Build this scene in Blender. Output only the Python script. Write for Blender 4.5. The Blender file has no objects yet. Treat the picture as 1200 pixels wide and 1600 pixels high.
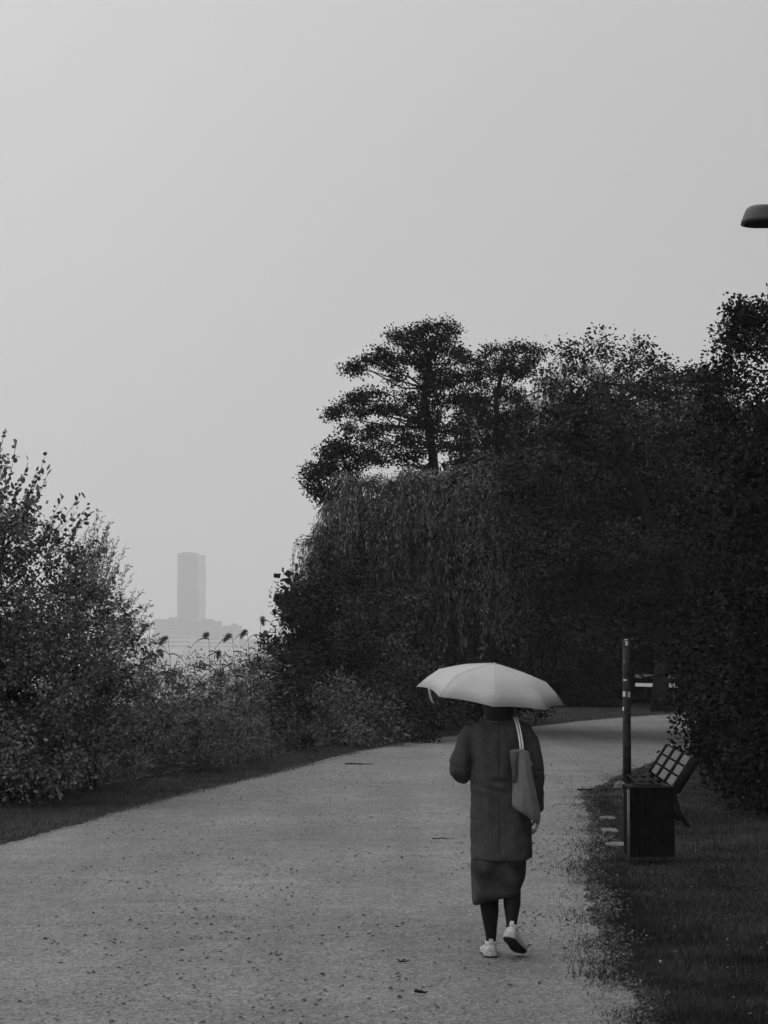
import bpy, math, random
import numpy as np
from mathutils import Vector, Matrix, noise

sc = bpy.context.scene
R = math.radians
F = 3400.0                      # focal length in photo pixels (photo 1200 x 1600)
CAM_H = 1.83
PITCH = math.atan((1012 - 800) / F)

# ---------------------------------------------------------------- camera
cd = bpy.data.cameras.new("camera")
cam = bpy.data.objects.new("camera", cd)
sc.collection.objects.link(cam)
cam.location = (0, 0, CAM_H)
cam.rotation_euler = (R(90) + PITCH, 0, 0)
cd.sensor_fit = 'VERTICAL'
cd.sensor_height = 36.0
cd.lens = F / 1600 * 36.0
cd.clip_start = 0.1
cd.clip_end = 20000
sc.camera = cam
sc.render.resolution_x, sc.render.resolution_y = 768, 1024

# ---------------------------------------------------------------- sky
SUN_EL, SUN_ROT = 58.0, -60.0   # degrees; the light comes from high on the left
w = bpy.data.worlds.new("World")
sc.world = w
w.use_nodes = True
nt = w.node_tree
nt.nodes.clear()
N, Lk = nt.nodes.new, nt.links.new
out = N('ShaderNodeOutputWorld')
bg = N('ShaderNodeBackground')
bg.inputs['Strength'].default_value = 0.1
sky = N('ShaderNodeTexSky')
sky.sky_type = 'NISHITA'
sky.sun_disc = False
sky.sun_elevation = R(SUN_EL)
sky.sun_rotation = R(SUN_ROT)
bw = N('ShaderNodeRGBToBW')
Lk(sky.outputs[0], bw.inputs[0])
tc = N('ShaderNodeTexCoord')
sep = N('ShaderNodeSeparateXYZ')
Lk(tc.outputs['Generated'], sep.inputs[0])
def mth(op, a, b=None, c=None, clamp=False):
    m = N('ShaderNodeMath'); m.operation = op; m.use_clamp = clamp
    for i, v in enumerate((a, b, c)):
        if v is None: continue
        if isinstance(v, (int, float)): m.inputs[i].default_value = v
        else: Lk(v, m.inputs[i])
    return m.outputs[0]
zc = mth('MAXIMUM', sep.outputs['Z'], 0.0)
base = mth('MULTIPLY_ADD', zc, 3.7, 5.1)            # overcast: brighter towards the zenith
base = mth('MULTIPLY_ADD', mth('MAXIMUM', mth('SUBTRACT', zc, 0.32), 0.0), 7.0, base)
side = mth('MULTIPLY_ADD', sep.outputs['X'], -0.62, 1.0)
grad = mth('MULTIPLY', base, side)
nz = N('ShaderNodeTexNoise')
nz.inputs['Scale'].default_value = 2.2
nz.inputs['Detail'].default_value = 4
Lk(tc.outputs['Generated'], nz.inputs['Vector'])
cl = mth('MULTIPLY_ADD', nz.outputs[0], 0.14, 0.93)
grad = mth('MULTIPLY', grad, cl)
mx = mth('ADD', mth('MULTIPLY', grad, 0.96), mth('MULTIPLY', mth('MINIMUM', bw.outputs[0], 12.0), 0.04))
Lk(mx, bg.inputs['Color'])
Lk(bg.outputs[0], out.inputs[0])

# ---------------------------------------------------------------- sun behind the cloud
sd = bpy.data.lights.new("sun", 'SUN')
sd.energy = 0.5
sd.angle = R(60)
sun = bpy.data.objects.new("sun", sd)
sc.collection.objects.link(sun)
_az = R(SUN_ROT)
_d = Vector((math.sin(_az) * math.cos(R(SUN_EL)), math.cos(_az) * math.cos(R(SUN_EL)), math.sin(R(SUN_EL))))
sun.rotation_euler = _d.to_track_quat('Z', 'Y').to_euler()
sun.location = (-20, 10, 40)

sc.cycles.volume_bounces = 2
vs = sc.view_settings
vs.view_transform = 'Standard'
vs.look = 'None'
vs.exposure = 0.0
vs.gamma = 1.0

# ================================================================ helpers
C = sc.collection
rng = np.random.default_rng(7)
random.seed(7)
cp, sp = math.cos(PITCH), math.sin(PITCH)

def at(px, py, D):
    """point at distance D (world y) that the photo shows at pixel (px, py)"""
    u = (px - 600) / F; v = (800 - py) / F
    y = cp - v * sp; z = sp + v * cp
    return Vector((u * D / y, D, CAM_H + z * D / y))

def mat(name, val, rough=0.9, spec=0.2, var=0.0, scale=5.0, bump=0.0, bscale=60.0, metal=0.0, tint=False, transl=0.0, detail=6, stretch=None):
    m = bpy.data.materials.new(name)
    m.use_nodes = True
    t = m.node_tree
    b = t.nodes['Principled BSDF']
    b.inputs['Roughness'].default_value = rough
    b.inputs['Specular IOR Level'].default_value = spec
    b.inputs['Metallic'].default_value = metal
    b.inputs['Base Color'].default_value = (val, val, val, 1)
    co = t.nodes.new('ShaderNodeTexCoord')
    src = co.outputs['Object']
    if stretch:
        mp = t.nodes.new('ShaderNodeMapping')
        mp.inputs['Scale'].default_value = stretch
        t.links.new(src, mp.inputs[0]); src = mp.outputs[0]
    if var or tint:
        n = t.nodes.new('ShaderNodeTexNoise')
        n.inputs['Scale'].default_value = scale
        n.inputs['Detail'].default_value = detail
        t.links.new(src, n.inputs['Vector'])
        rm = t.nodes.new('ShaderNodeMapRange')
        rm.inputs['From Min'].default_value = 0.3
        rm.inputs['From Max'].default_value = 0.7
        rm.inputs['To Min'].default_value = val * (1 - var)
        rm.inputs['To Max'].default_value = val * (1 + var)
        t.links.new(n.outputs[0], rm.inputs[0])
        o = rm.outputs[0]
        if tint:
            at_ = t.nodes.new('ShaderNodeAttribute'); at_.attribute_name = 'tint'
            mu = t.nodes.new('ShaderNodeMath'); mu.operation = 'MULTIPLY'
            t.links.new(o, mu.inputs[0]); t.links.new(at_.outputs['Fac'], mu.inputs[1])
            o = mu.outputs[0]
        t.links.new(o, b.inputs['Base Color'])
    if bump:
        n2 = t.nodes.new('ShaderNodeTexNoise')
        n2.inputs['Scale'].default_value = bscale
        n2.inputs['Detail'].default_value = 5
        t.links.new(src, n2.inputs['Vector'])
        bp = t.nodes.new('ShaderNodeBump')
        bp.inputs['Strength'].default_value = bump
        bp.inputs['Distance'].default_value = 0.02
        t.links.new(n2.outputs[0], bp.inputs['Height'])
        t.links.new(bp.outputs[0], b.inputs['Normal'])
    return m

M = {
 'leaf_dark': mat('leaf_dark', 0.019, 0.8, 0.02, 0.25, 0.9, tint=True),
 'leaf_mid': mat('leaf_mid', 0.032, 0.8, 0.03, 0.25, 0.9, tint=True),
 'leaf_pale': mat('leaf_pale', 0.095, 0.7, 0.1, 0.25, 0.8, tint=True),
 'leaf_left': mat('leaf_left', 0.115, 0.6, 0.15, 0.3, 1.2, tint=True),
 'willow': mat('willow_leaf', 0.125, 0.7, 0.1, 0.2, 0.8, tint=True),
 'willow_far': mat('willow_leaf_far', 0.15, 0.6, 0.3, 0.2, 0.8, tint=True),
 'plume': mat('reed_plume', 0.2, 0.8, 0.1, 0.2, 4, tint=True),
 'reed': mat('reed_leaf', 0.10, 0.7, 0.2, 0.2, 4, tint=True),
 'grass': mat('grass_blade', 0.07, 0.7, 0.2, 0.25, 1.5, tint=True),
 'grass_shade': mat('grass_shaded', 0.042, 0.8, 0.06, 0.65, 1.0, tint=True),  # darker copy of the grass, tree shade put into the colour
 'bark': mat('bark', 0.022, 0.95, 0.1, 0.4, 8, 0.6, 30),
 'wool': mat('coat_wool', 0.058, 1.0, 0.05, 0.3, 120, 0.4, 240),
 'skirt': mat('skirt_cloth', 0.038, 0.8, 0.1, 0.6, 9, 0.2, 160),
 'tights': mat('tights', 0.008, 0.7, 0.15),
 'skin': mat('skin', 0.36, 0.5, 0.3, 0.08, 20),
 'hair': mat('hair', 0.012, 0.6, 0.3, 0.4, 40, 0.5, 120, stretch=(1, 1, 0.15)),
 'shoe': mat('shoe_leather', 0.46, 0.5, 0.3, 0.06, 30),
 'sole': mat('shoe_rubber', 0.38, 0.7, 0.2, 0.08, 30),
 'outsole': mat('outsole_rubber', 0.02, 0.8, 0.2, 0.3, 60),
 'brolly': mat('umbrella_cloth', 0.66, 0.75, 0.15, 0.05, 9, 0.08, 50),
 'strapcloth': mat('closing_strap', 0.40, 0.8, 0.1, 0.1, 30),
 'metal': mat('steel', 0.3, 0.35, 0.5, 0.1, 20, metal=0.8),
 'black': mat('black_plastic', 0.015, 0.5, 0.3),
 'iron': mat('cast_iron', 0.011, 0.8, 0.08, 0.3, 20, 0.2, 80),
 'binmetal': mat('bin_metal', 0.007, 0.9, 0.05, 0.4, 7, 0.1, 60),
 'slat': mat('weathered_slat', 0.105, 0.8, 0.2, 0.3, 14, 0.2, 60, stretch=(6, 0.6, 6)),
 'pole': mat('stained_pole', 0.035, 0.8, 0.2, 0.6, 9, 0.3, 50),
 'sticker': mat('sticker_paper', 0.6, 0.7, 0.2, 0.15, 60),
 'bag': mat('bag_canvas', 0.15, 0.9, 0.1, 0.12, 18, 0.15, 300),
 'bagdark': mat('bag_dark_panel', 0.07, 0.9, 0.1, 0.15, 18, 0.15, 300),
 'strap': mat('bag_strap', 0.62, 0.8, 0.1, 0.05, 60),
 'lamp': mat('lamp_housing', 0.045, 0.45, 0.3, 0.15, 12),
 'lens': mat('lamp_lens', 0.02, 0.2, 0.4),
 'concrete': mat('concrete', 0.17, 0.9, 0.1, 0.4, 14, 0.5, 40),
 'slab': mat('pale_stone', 0.125, 0.9, 0.1, 0.5, 9, 0.4, 50),
 'wall': mat('tower_wall', 0.14, 0.8, 0.2, 0.1, 0.05),
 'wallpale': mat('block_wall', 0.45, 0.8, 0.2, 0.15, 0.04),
 'glass': mat('window_glass', 0.05, 0.2, 0.5),
 'whitepaint': mat('white_paint', 0.7, 0.6, 0.3, 0.08, 4),
 'deadleaf': mat('dead_leaf', 0.05, 0.8, 0.2, 0.4, 3, tint=True),
 'soil': mat('soil', 0.035, 1, 0.05, 0.4, 3, 0.5, 20),
}

def tag(o, label=None, cat=None, group=None, kind=None):
    if label: o['label'] = label
    if cat: o['category'] = cat
    if group: o['group'] = group
    if kind: o['kind'] = kind
    return o

def empty(name, loc=(0, 0, 0), rz=0.0):
    o = bpy.data.objects.new(name, None)
    o.empty_display_size = 0.2
    C.objects.link(o)
    o.location = loc
    o.rotation_euler = (0, 0, rz)
    return o

def link(name, me, m=None, parent=None, loc=None):
    o = bpy.data.objects.new(name, me)
    C.objects.link(o)
    if m is not None:
        me.materials.append(m)
    if loc is not None:
        o.location = loc
    if parent is not None:
        o.parent = parent
    return o

class MB:
    """collects pieces of one mesh"""
    def __init__(s): s.v = []; s.f = []
    def add(s, vs_, fs_):
        k = len(s.v); s.v += [tuple(p) for p in vs_]; s.f += [tuple(i + k for i in f) for f in fs_]
        return s
    def box(s, c, d, rot=None, taper=1.0):
        x, y, z = d[0] / 2, d[1] / 2, d[2] / 2
        pts = []
        for sz in (-1, 1):
            t = taper if sz > 0 else 1.0
            for sx, sy in ((-1, -1), (1, -1), (1, 1), (-1, 1)):
                p = Vector((sx * x * t, sy * y * t, sz * z))
                if rot is not None: p = rot @ p
                pts.append(p + Vector(c))
        return s.add(pts, [(3, 2, 1, 0), (4, 5, 6, 7), (0, 1, 5, 4), (1, 2, 6, 5), (2, 3, 7, 6), (3, 0, 4, 7)])
    def tube(s, pts, rad, n=8, cap=True, ey=1.0):
        pts = [Vector(p) for p in pts]
        if not hasattr(rad, '__len__'): rad = [rad] * len(pts)
        ring = []
        prev = None
        for i, p in enumerate(pts):
            a = pts[max(i - 1, 0)]; b = pts[min(i + 1, len(pts) - 1)]
            t = (b - a).normalized()
            if prev is None:
                ref = Vector((1, 0, 0)) if abs(t.x) < 0.9 else Vector((0, 1, 0))
                u = (ref - t * ref.dot(t)).normalized()
            else:
                u = (prev - t * prev.dot(t)).normalized()
            prev = u
            v = t.cross(u)
            r = rad[i]
            ring.append([p + u * (r * math.cos(2 * math.pi * k / n)) + v * (r * ey * math.sin(2 * math.pi * k / n)) for k in range(n)])
        vv = [q for r_ in ring for q in r_]
        ff = []
        for i in range(len(pts) - 1):
            for k in range(n):
                a = i * n + k; b = i * n + (k + 1) % n
                ff.append((a, b, b + n, a + n))
        if cap:
            ff.append(tuple(reversed(range(n))))
            ff.append(tuple(range((len(pts) - 1) * n, len(pts) * n)))
        return s.add(vv, ff)
    def loft(s, rings, cap=True):
        n = len(rings[0])
        vv = [q for r_ in rings for q in r_]
        ff = []
        for i in range(len(rings) - 1):
            for k in range(n):
                a = i * n + k; b = i * n + (k + 1) % n
                ff.append((a, b, b + n, a + n))
        if cap:
            ff.append(tuple(reversed(range(n))))
            ff.append(tuple(range((len(rings) - 1) * n, len(rings) * n)))
        return s.add(vv, ff)
    def ball(s, c, r, n=12, m=8):
        c = Vector(c)
        if not hasattr(r, '__len__'): r = (r, r, r)
        rings = []
        for j in range(1, m):
            th = math.pi * j / m
            rings.append([c + Vector((r[0] * math.sin(th) * math.cos(2 * math.pi * k / n), r[1] * math.sin(th) * math.sin(2 * math.pi * k / n), -r[2] * math.cos(th))) for k in range(n)])
        k0 = len(s.v)
        s.loft(rings, cap=False)
        s.v.append(tuple(c - Vector((0, 0, r[2])))); s.v.append(tuple(c + Vector((0, 0, r[2]))))
        b, t = len(s.v) - 2, len(s.v) - 1
        last = k0 + (m - 2) * n
        for k in range(n):
            s.f.append((b, k0 + (k + 1) % n, k0 + k))
            s.f.append((t, last + k, last + (k + 1) % n))
        return s
    def build(s, name, m=None, parent=None, smooth=False, loc=None):
        me = bpy.data.meshes.new(name)
        me.from_pydata(s.v, [], s.f)
        me.update()
        if smooth:
            me.polygons.foreach_set('use_smooth', [True] * len(me.polygons))
        return link(name, me, m, parent, loc)

def bevel(o, wd=0.005, seg=2):
    b = o.modifiers.new('bevel', 'BEVEL'); b.width = wd; b.segments = seg; b.limit_method = 'ANGLE'
    return o

def ellring(cx, cy, z, rx, ry, n=32, p=2.3):
    out_ = []
    for k in range(n):
        a = 2 * math.pi * k / n
        c, s_ = math.cos(a), math.sin(a)
        out_.append(Vector((cx + rx * math.copysign(abs(c) ** (2 / p), c), cy + ry * math.copysign(abs(s_) ** (2 / p), s_), z)))
    return out_

def remeshed(mb, name, m, parent, voxel, smooth_it=3, fn=None, loc=None):
    o = mb.build(name)
    rm = o.modifiers.new('r', 'REMESH'); rm.mode = 'VOXEL'; rm.voxel_size = voxel
    sm = o.modifiers.new('s', 'SMOOTH'); sm.iterations = smooth_it; sm.factor = 0.5
    dg = bpy.context.evaluated_depsgraph_get()
    me = bpy.data.meshes.new_from_object(o.evaluated_get(dg))
    bpy.data.objects.remove(o)
    me.name = name
    if fn:
        co = np.empty(len(me.vertices) * 3); me.vertices.foreach_get('co', co)
        no = np.empty(len(me.vertices) * 3); me.vertices.foreach_get('normal', no)
        co = co.reshape(-1, 3); no = no.reshape(-1, 3)
        for i in range(len(co)):
            co[i] += no[i] * fn(co[i])
        me.vertices.foreach_set('co', co.ravel())
    me.polygons.foreach_set('use_smooth', [True] * len(me.polygons))
    me.update()
    return link(name, me, m, parent, loc)

def raw_mesh(name, V, nper, tint=None):
    """V: (count*nper, 3) — one n-gon per nper consecutive vertices"""
    n = len(V) // nper
    me = bpy.data.meshes.new(name)
    me.vertices.add(len(V)); me.vertices.foreach_set('co', np.ascontiguousarray(V, dtype=np.float32).ravel())
    me.loops.add(len(V)); me.loops.foreach_set('vertex_index', np.arange(len(V), dtype=np.int32))
    me.polygons.add(n)
    me.polygons.foreach_set('loop_start', np.arange(0, len(V), nper, dtype=np.int32))
    me.update(calc_edges=True)
    if tint is not None:
        a = me.attributes.new('tint', 'FLOAT', 'FACE')
        a.data.foreach_set('value', np.ascontiguousarray(tint, dtype=np.float32))
    return me

def raw_multi(name, parts):
    """parts: list of (V, nper, material_index, tint array)"""
    V = np.concatenate([p[0] for p in parts])
    me = bpy.data.meshes.new(name)
    me.vertices.add(len(V)); me.vertices.foreach_set('co', np.ascontiguousarray(V, dtype=np.float32).ravel())
    me.loops.add(len(V)); me.loops.foreach_set('vertex_index', np.arange(len(V), dtype=np.int32))
    st, mi, ti, k = [], [], [], 0
    for v_, n_, m_, t_ in parts:
        c = len(v_) // n_
        st.append(k + np.arange(c) * n_); mi.append(np.full(c, m_)); ti.append(t_ if t_ is not None else np.ones(c)); k += len(v_)
    st = np.concatenate(st)
    me.polygons.add(len(st))
    me.polygons.foreach_set('loop_start', st.astype(np.int32))
    me.polygons.foreach_set('material_index', np.concatenate(mi).astype(np.int32))
    me.update(calc_edges=True)
    a = me.attributes.new('tint', 'FLOAT', 'FACE')
    a.data.foreach_set('value', np.concatenate(ti).astype(np.float32))
    return me

def unit(a): return a / np.maximum(np.linalg.norm(a, axis=1, keepdims=True), 1e-9)

def leaf_verts(P, Dr, L, W, broad=False, r=rng):
    n = len(P)
    Dr = unit(Dr)
    side = unit(np.cross(Dr, r.normal(size=(n, 3))))
    L = np.broadcast_to(np.asarray(L, float).reshape(-1, 1), (n, 1)); W = np.broadcast_to(np.asarray(W, float).reshape(-1, 1), (n, 1))
    if broad:
        q = [P, P + Dr * L * .28 + side * W * .46, P + Dr * L * .65 + side * W * .4, P + Dr * L, P + Dr * L * .65 - side * W * .4, P + Dr * L * .28 - side * W * .46]
    else:
        q = [P, P + Dr * L * .42 + side * W * .5, P + Dr * L, P + Dr * L * .42 - side * W * .5]
    V = np.stack(q, axis=1)
    return V.reshape(-1, 3), len(q)

def tints(n, lo=0.6, hi=1.4, r=rng): return r.uniform(lo, hi, n)

def leaf_obj(name, P, Dr, L, W, m, parent=None, broad=False, r=rng, lo=0.55, hi=1.5):
    V, k = leaf_verts(np.asarray(P), np.asarray(Dr), L, W, broad, r)
    me = raw_mesh(name, V, k, tints(len(P), lo, hi, r))
    return link(name, me, m, parent)

def sticks_verts(A, B, ra, rb, r=rng):
    """thin three sided twigs as quads: (n*3 quads)"""
    A = np.asarray(A, float); B = np.asarray(B, float)
    d = unit(B - A)
    u = unit(np.cross(d, r.normal(size=d.shape))); v = np.cross(d, u)
    ra = np.broadcast_to(np.asarray(ra, float).reshape(-1, 1), (len(A), 1)); rb = np.broadcast_to(np.asarray(rb, float).reshape(-1, 1), (len(A), 1))
    cs = [(math.cos(t), math.sin(t)) for t in (0, 2.094, 4.189)]
    a = [A + (u * c + v * s_) * ra for c, s_ in cs]; b = [B + (u * c + v * s_) * rb for c, s_ in cs]
    Q = []
    for i in range(3):
        j = (i + 1) % 3
        Q.append(np.stack([a[i], a[j], b[j], b[i]], axis=1))
    return np.concatenate(Q).reshape(-1, 3)

def clump_points(clumps, density, spray_r, per_spray, r, squash=0.7, shell=0.45):
    """clumps: (x,y,z,rx,ry,rz). density: sprays per m3-ish. returns leaf pts, dirs, spray centres with owner"""
    P, Dd, S, O = [], [], [], []
    for ci, c in enumerate(clumps):
        cx = np.array(c[:3]); rr = np.array(c[3:6])
        area = (rr[0] * rr[1] + rr[1] * rr[2] + rr[0] * rr[2]) / 3
        ns = max(4, int(density * area * 12.5))
        d = unit(r.normal(size=(ns, 3)))
        rad = (shell + (1 - shell) * r.random((ns, 1)) ** 0.6)
        s_ = cx + d * rad * rr
        n_l = per_spray
        off = r.normal(size=(ns, n_l, 3)) * spray_r * np.array([1, 1, squash])
        p = s_[:, None, :] + off
        dirs = off + d[:, None, :] * spray_r * 0.8 + r.normal(size=off.shape) * spray_r * 0.7 + np.array([0, 0, -0.5 * spray_r])
        P.append(p.reshape(-1, 3)); Dd.append(dirs.reshape(-1, 3)); S.append(s_); O.append(np.full(ns, ci))
    return np.concatenate(P), np.concatenate(Dd), np.concatenate(S), np.concatenate(O)

def make_tree(name, label, cat, base, trunk, clumps, lm, leaf=(0.1, 0.07), density=3.0, spray=0.16, per=14, seed=1,
              trunk_r=0.2, group=None, broad=False, twig=0.006, lo=0.55, hi=1.5, limbs=True, squash=0.7, crownname='crown', shell=.45, core=16, limb_k=1.0, more=1.0, stem='trunk', extra=None, core_k=.36):
    """trunk: list of points (world) from the ground up. clumps in world coords."""
    r = np.random.default_rng(seed)
    root = empty(name, base)
    tag(root, label, cat, group)
    inv = -np.array(base)
    tb = MB()
    n = len(trunk)
    tp = [Vector(t) - Vector(base) for t in trunk]
    tb.tube(tp, [trunk_r * (1 - 0.85 * i / (n - 1)) * (1.25 if i == 0 else 1) for i in range(n)], 10)
    T = np.array([list(t) for t in tp])
    if limbs:
        lb = tb
        for c in clumps:
            cc = np.array(c[:3]) + inv
            d = np.linalg.norm(T - cc, axis=1) + np.where(T[:, 2] > cc[2] - 0.1, 2.5, 0)
            k = int(np.argmin(d)); a = Vector(T[k]); b = Vector(cc)
            ln = (b - a).length
            if ln < 0.2: continue
            mid1 = a.lerp(b, .35) + Vector((r.normal() * .06, r.normal() * .06, -.04 + r.normal() * .04)) * ln
            mid2 = a.lerp(b, .7) + Vector((r.normal() * .05, r.normal() * .05, .03 + r.normal() * .04)) * ln
            r0 = min(trunk_r * .45, 0.02 + 0.022 * ln) * limb_k
            lb.tube([a, mid1, mid2, b], [r0, r0 * .7, r0 * .45, r0 * .2], 6)
    tb.build(stem, M['bark'], root, smooth=True)
    P, Dd, S, O = clump_points(clumps, density, spray, int(per * more), r, squash, shell)
    P = P + inv; S = S + inv
    sc_ = .82
    V, k = leaf_verts(P, Dd, sc_ * leaf[0] * r.uniform(.6, 1.25, len(P)), sc_ * leaf[1] * r.uniform(.6, 1.25, len(P)), broad, r)
    spt = np.repeat(r.uniform(.75, 1.3, len(S)), int(per * more))
    parts = [(V, k, 0, tints(len(P), lo, hi, r) * spt)]
    if core:                      # big inner leaves that close the heart of the crown
        cc = np.repeat(np.array([c[:3] for c in clumps]), core, axis=0) + inv
        rr = np.repeat(np.array([c[3:6] for c in clumps]), core, axis=0)
        q = unit(r.normal(size=cc.shape)) * r.random((len(cc), 1)) ** .5 * rr * .55
        z_ = rr[:, :1] * core_k
        V3, k3 = leaf_verts(cc + q, r.normal(size=cc.shape), z_[:, 0], z_[:, 0] * .8, True, r)
        parts.append((V3, k3, 0, tints(len(cc), lo * .9, hi * .8, r)))
    if twig:
        cc = np.array([c[:3] for c in clumps])[O] + inv
        parts.append((sticks_verts(cc, S, twig * 1.2, twig * .4, r), 4, 1, None))
    if extra: parts += extra(root, r)
    o = link(crownname, raw_multi(crownname, parts), lm, root)
    o.data.materials.append(M['bark'])
    return root

def fill(xs, tops, bot, D, depth, step, rad, r, jitter=.5, edge=True):
    """clumps filling the outline given as top line over pixel x, down to bot (number or list)"""
    out_ = []
    s_ = F / D
    x = xs[0]
    stp = step * s_
    while x <= xs[-1]:
        top = np.interp(x, xs, tops)
        b = bot if not hasattr(bot, '__len__') else np.interp(x, xs, bot)
        y = top + rad * s_ * .75
        while y < b:
            px = x + r.normal() * stp * .3 * jitter; py = y + abs(r.normal()) * stp * .3 * jitter
            d_ = D + r.uniform(-depth, depth)
            p = at(px, py, d_)
            q = rad * r.uniform(.75, 1.25)
            out_.append((p.x, p.y, p.z, q, q, q * .85))
            y += stp
        x += stp
    return out_

def ground(px, py):
    D = 10.0
    for _ in range(30):
        z = at(px, py, D).z
        D *= 1 + z / CAM_H * .9 if False else 1
        break
    u = (px - 600) / F; v = (800 - py) / F
    y = cp - v * sp; z = sp + v * cp
    t = -CAM_H / z
    return Vector((u * t, y * t, 0))

# ================================================================ setting
# path outline from the photo's edges
Lp = [(-9, -5), (-7.5, 4), (-6, 10), (-4.7, 15)] + [tuple(ground(x, y)[:2]) for x, y in
      ((0, 1322), (50, 1308), (100, 1293), (200, 1262), (300, 1238), (400, 1215), (500, 1190), (560, 1175), (620, 1163), (700, 1151), (840, 1135), (900, 1128), (980, 1121), (1090, 1113))] + [(13, 64.5), (22, 67), (40, 68)]
Rp = [(0.9, -5), (1.05, 4)] + [tuple(ground(x, y)[:2]) for x, y in
      ((1005, 1600), (985, 1560), (958, 1520), (945, 1480), (935, 1440), (913, 1385), (918, 1345), (930, 1300), (918, 1270), (905, 1240), (945, 1225), (965, 1212), (1005, 1197), (1060, 1176), (1110, 1162))] + [(9, 46.5), (13, 49.5), (22, 52), (40, 53)]
Lp = np.array(Lp); Rp = np.array(Rp)

def resample(p, n):
    d = np.r_[0, np.cumsum(np.linalg.norm(np.diff(p, axis=0), axis=1))]
    t = np.linspace(0, d[-1], n)
    return np.stack([np.interp(t, d, p[:, 0]), np.interp(t, d, p[:, 1])], 1)

def smooth_line(p, k=9):
    q = p.copy()
    ker = np.ones(k) / k
    for i in range(2):
        e = np.pad(p[:, i], k // 2, mode='edge')
        q[:, i] = np.convolve(e, ker, 'valid')
    return q
NP_ = 1400
La = smooth_line(resample(Lp, NP_), 31); Ra = smooth_line(resample(Rp, NP_), 21)
def XL(D): return np.interp(D, La[:, 1], La[:, 0])
def XR(D): return np.interp(D, Ra[:, 1], Ra[:, 0])
def rough_edge(a, amp, r):
    n_ = np.zeros(len(a))
    for k, am in ((1, .22), (3, .3), (9, .3), (40, .3)):
        x = r.normal(size=len(a) // k + 3)
        n_ += am * np.interp(np.arange(len(a)) / k, np.arange(len(x)), x)
    b = a.copy(); b[:, 0] += n_ * amp
    return b
La2 = rough_edge(La, .05, rng); Ra2 = rough_edge(Ra, .055, rng)
from mathutils.geometry import tessellate_polygon
_pl = [Vector((x, y, 0.008)) for x, y in La2] + [Vector((x, y, 0.008)) for x, y in Ra2[::-1]]
_tri = tessellate_polygon([_pl])
me = bpy.data.meshes.new('path'); me.from_pydata([tuple(p) for p in _pl], [], [tuple(t_) for t_ in _tri]); me.update()
if me.polygons[0].normal.z < 0: me.flip_normals()
_o = np.argsort(Ra2[:, 1]); RS = Ra2[_o]
def XR2(D): return np.interp(D, RS[:, 1], RS[:, 0])

def gravel_mat():
    m = bpy.data.materials.new('gravel'); m.use_nodes = True
    t = m.node_tree; b = t.nodes['Principled BSDF']
    b.inputs['Roughness'].default_value = .85; b.inputs['Specular IOR Level'].default_value = .25
    co = t.nodes.new('ShaderNodeTexCoord')
    def ns(scale, detail, rough=.6):
        n = t.nodes.new('ShaderNodeTexNoise'); n.inputs['Scale'].default_value = scale; n.inputs['Detail'].default_value = detail
        n.inputs['Roughness'].default_value = rough
        t.links.new(co.outputs['Object'], n.inputs['Vector']); return n.outputs[0]
    def mr(v, a, b_, c, d):
        n = t.nodes.new('ShaderNodeMapRange')
        for i, q in zip(('From Min', 'From Max', 'To Min', 'To Max'), (a, b_, c, d)): n.inputs[i].default_value = q
        t.links.new(v, n.inputs[0]); return n.outputs[0]
    def mul(a, b_):
        n = t.nodes.new('ShaderNodeMath'); n.operation = 'MULTIPLY'; t.links.new(a, n.inputs[0]); t.links.new(b_, n.inputs[1]); return n.outputs[0]
    big = mr(ns(.4, 5, .65), .3, .7, .82, 1.18)
    mid = mr(ns(3.0, 7, .75), .3, .7, .84, 1.16)
    grit = mr(ns(70, 5, .85), .3, .7, .42, 1.58)
    vo = t.nodes.new('ShaderNodeTexVoronoi'); vo.inputs['Scale'].default_value = 50
    t.links.new(co.outputs['Object'], vo.inputs['Vector'])
    vr = t.nodes.new('ShaderNodeRGBToBW'); t.links.new(vo.outputs['Color'], vr.inputs[0])
    stones = mr(vr.outputs[0], .1, .9, .62, 1.38)
    mp = t.nodes.new('ShaderNodeMapping'); mp.inputs['Scale'].default_value = (1.5, .14, 1); mp.inputs['Rotation'].default_value = (0, 0, R(-9))
    t.links.new(co.outputs['Object'], mp.inputs[0])
    wn = t.nodes.new('ShaderNodeTexNoise'); wn.inputs['Scale'].default_value = 1.0; wn.inputs['Detail'].default_value = 4
    t.links.new(mp.outputs[0], wn.inputs['Vector'])
    tracks = mr(wn.outputs[0], .35, .65, .88, 1.08)
    damp = mr(ns(.9, 6, .75), .55, .68, 1.0, .84)
    v = mul(mul(mul(big, mid), mul(tracks, damp)), mul(grit, stones))
    spk = mr(ns(24, 4, .7), .64, .70, 1.0, .45)
    v = mul(v, spk)
    k = t.nodes.new('ShaderNodeMath'); k.operation = 'MULTIPLY'; k.inputs[1].default_value = .165
    t.links.new(v, k.inputs[0]); t.links.new(k.outputs[0], b.inputs['Base Color'])
    bp = t.nodes.new('ShaderNodeBump'); bp.inputs['Strength'].default_value = .7; bp.inputs['Distance'].default_value = .012
    t.links.new(vo.outputs['Distance'], bp.inputs['Height'])
    bp2 = t.nodes.new('ShaderNodeBump'); bp2.inputs['Strength'].default_value = .5; bp2.inputs['Distance'].default_value = .05
    t.links.new(ns(4, 6, .7), bp2.inputs['Height']); t.links.new(bp.outputs[0], bp2.inputs['Normal'])
    t.links.new(bp2.outputs[0], b.inputs['Normal'])
    return m
M['gravel'] = gravel_mat()
tag(link('path', me, M['gravel']), kind='structure')

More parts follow.
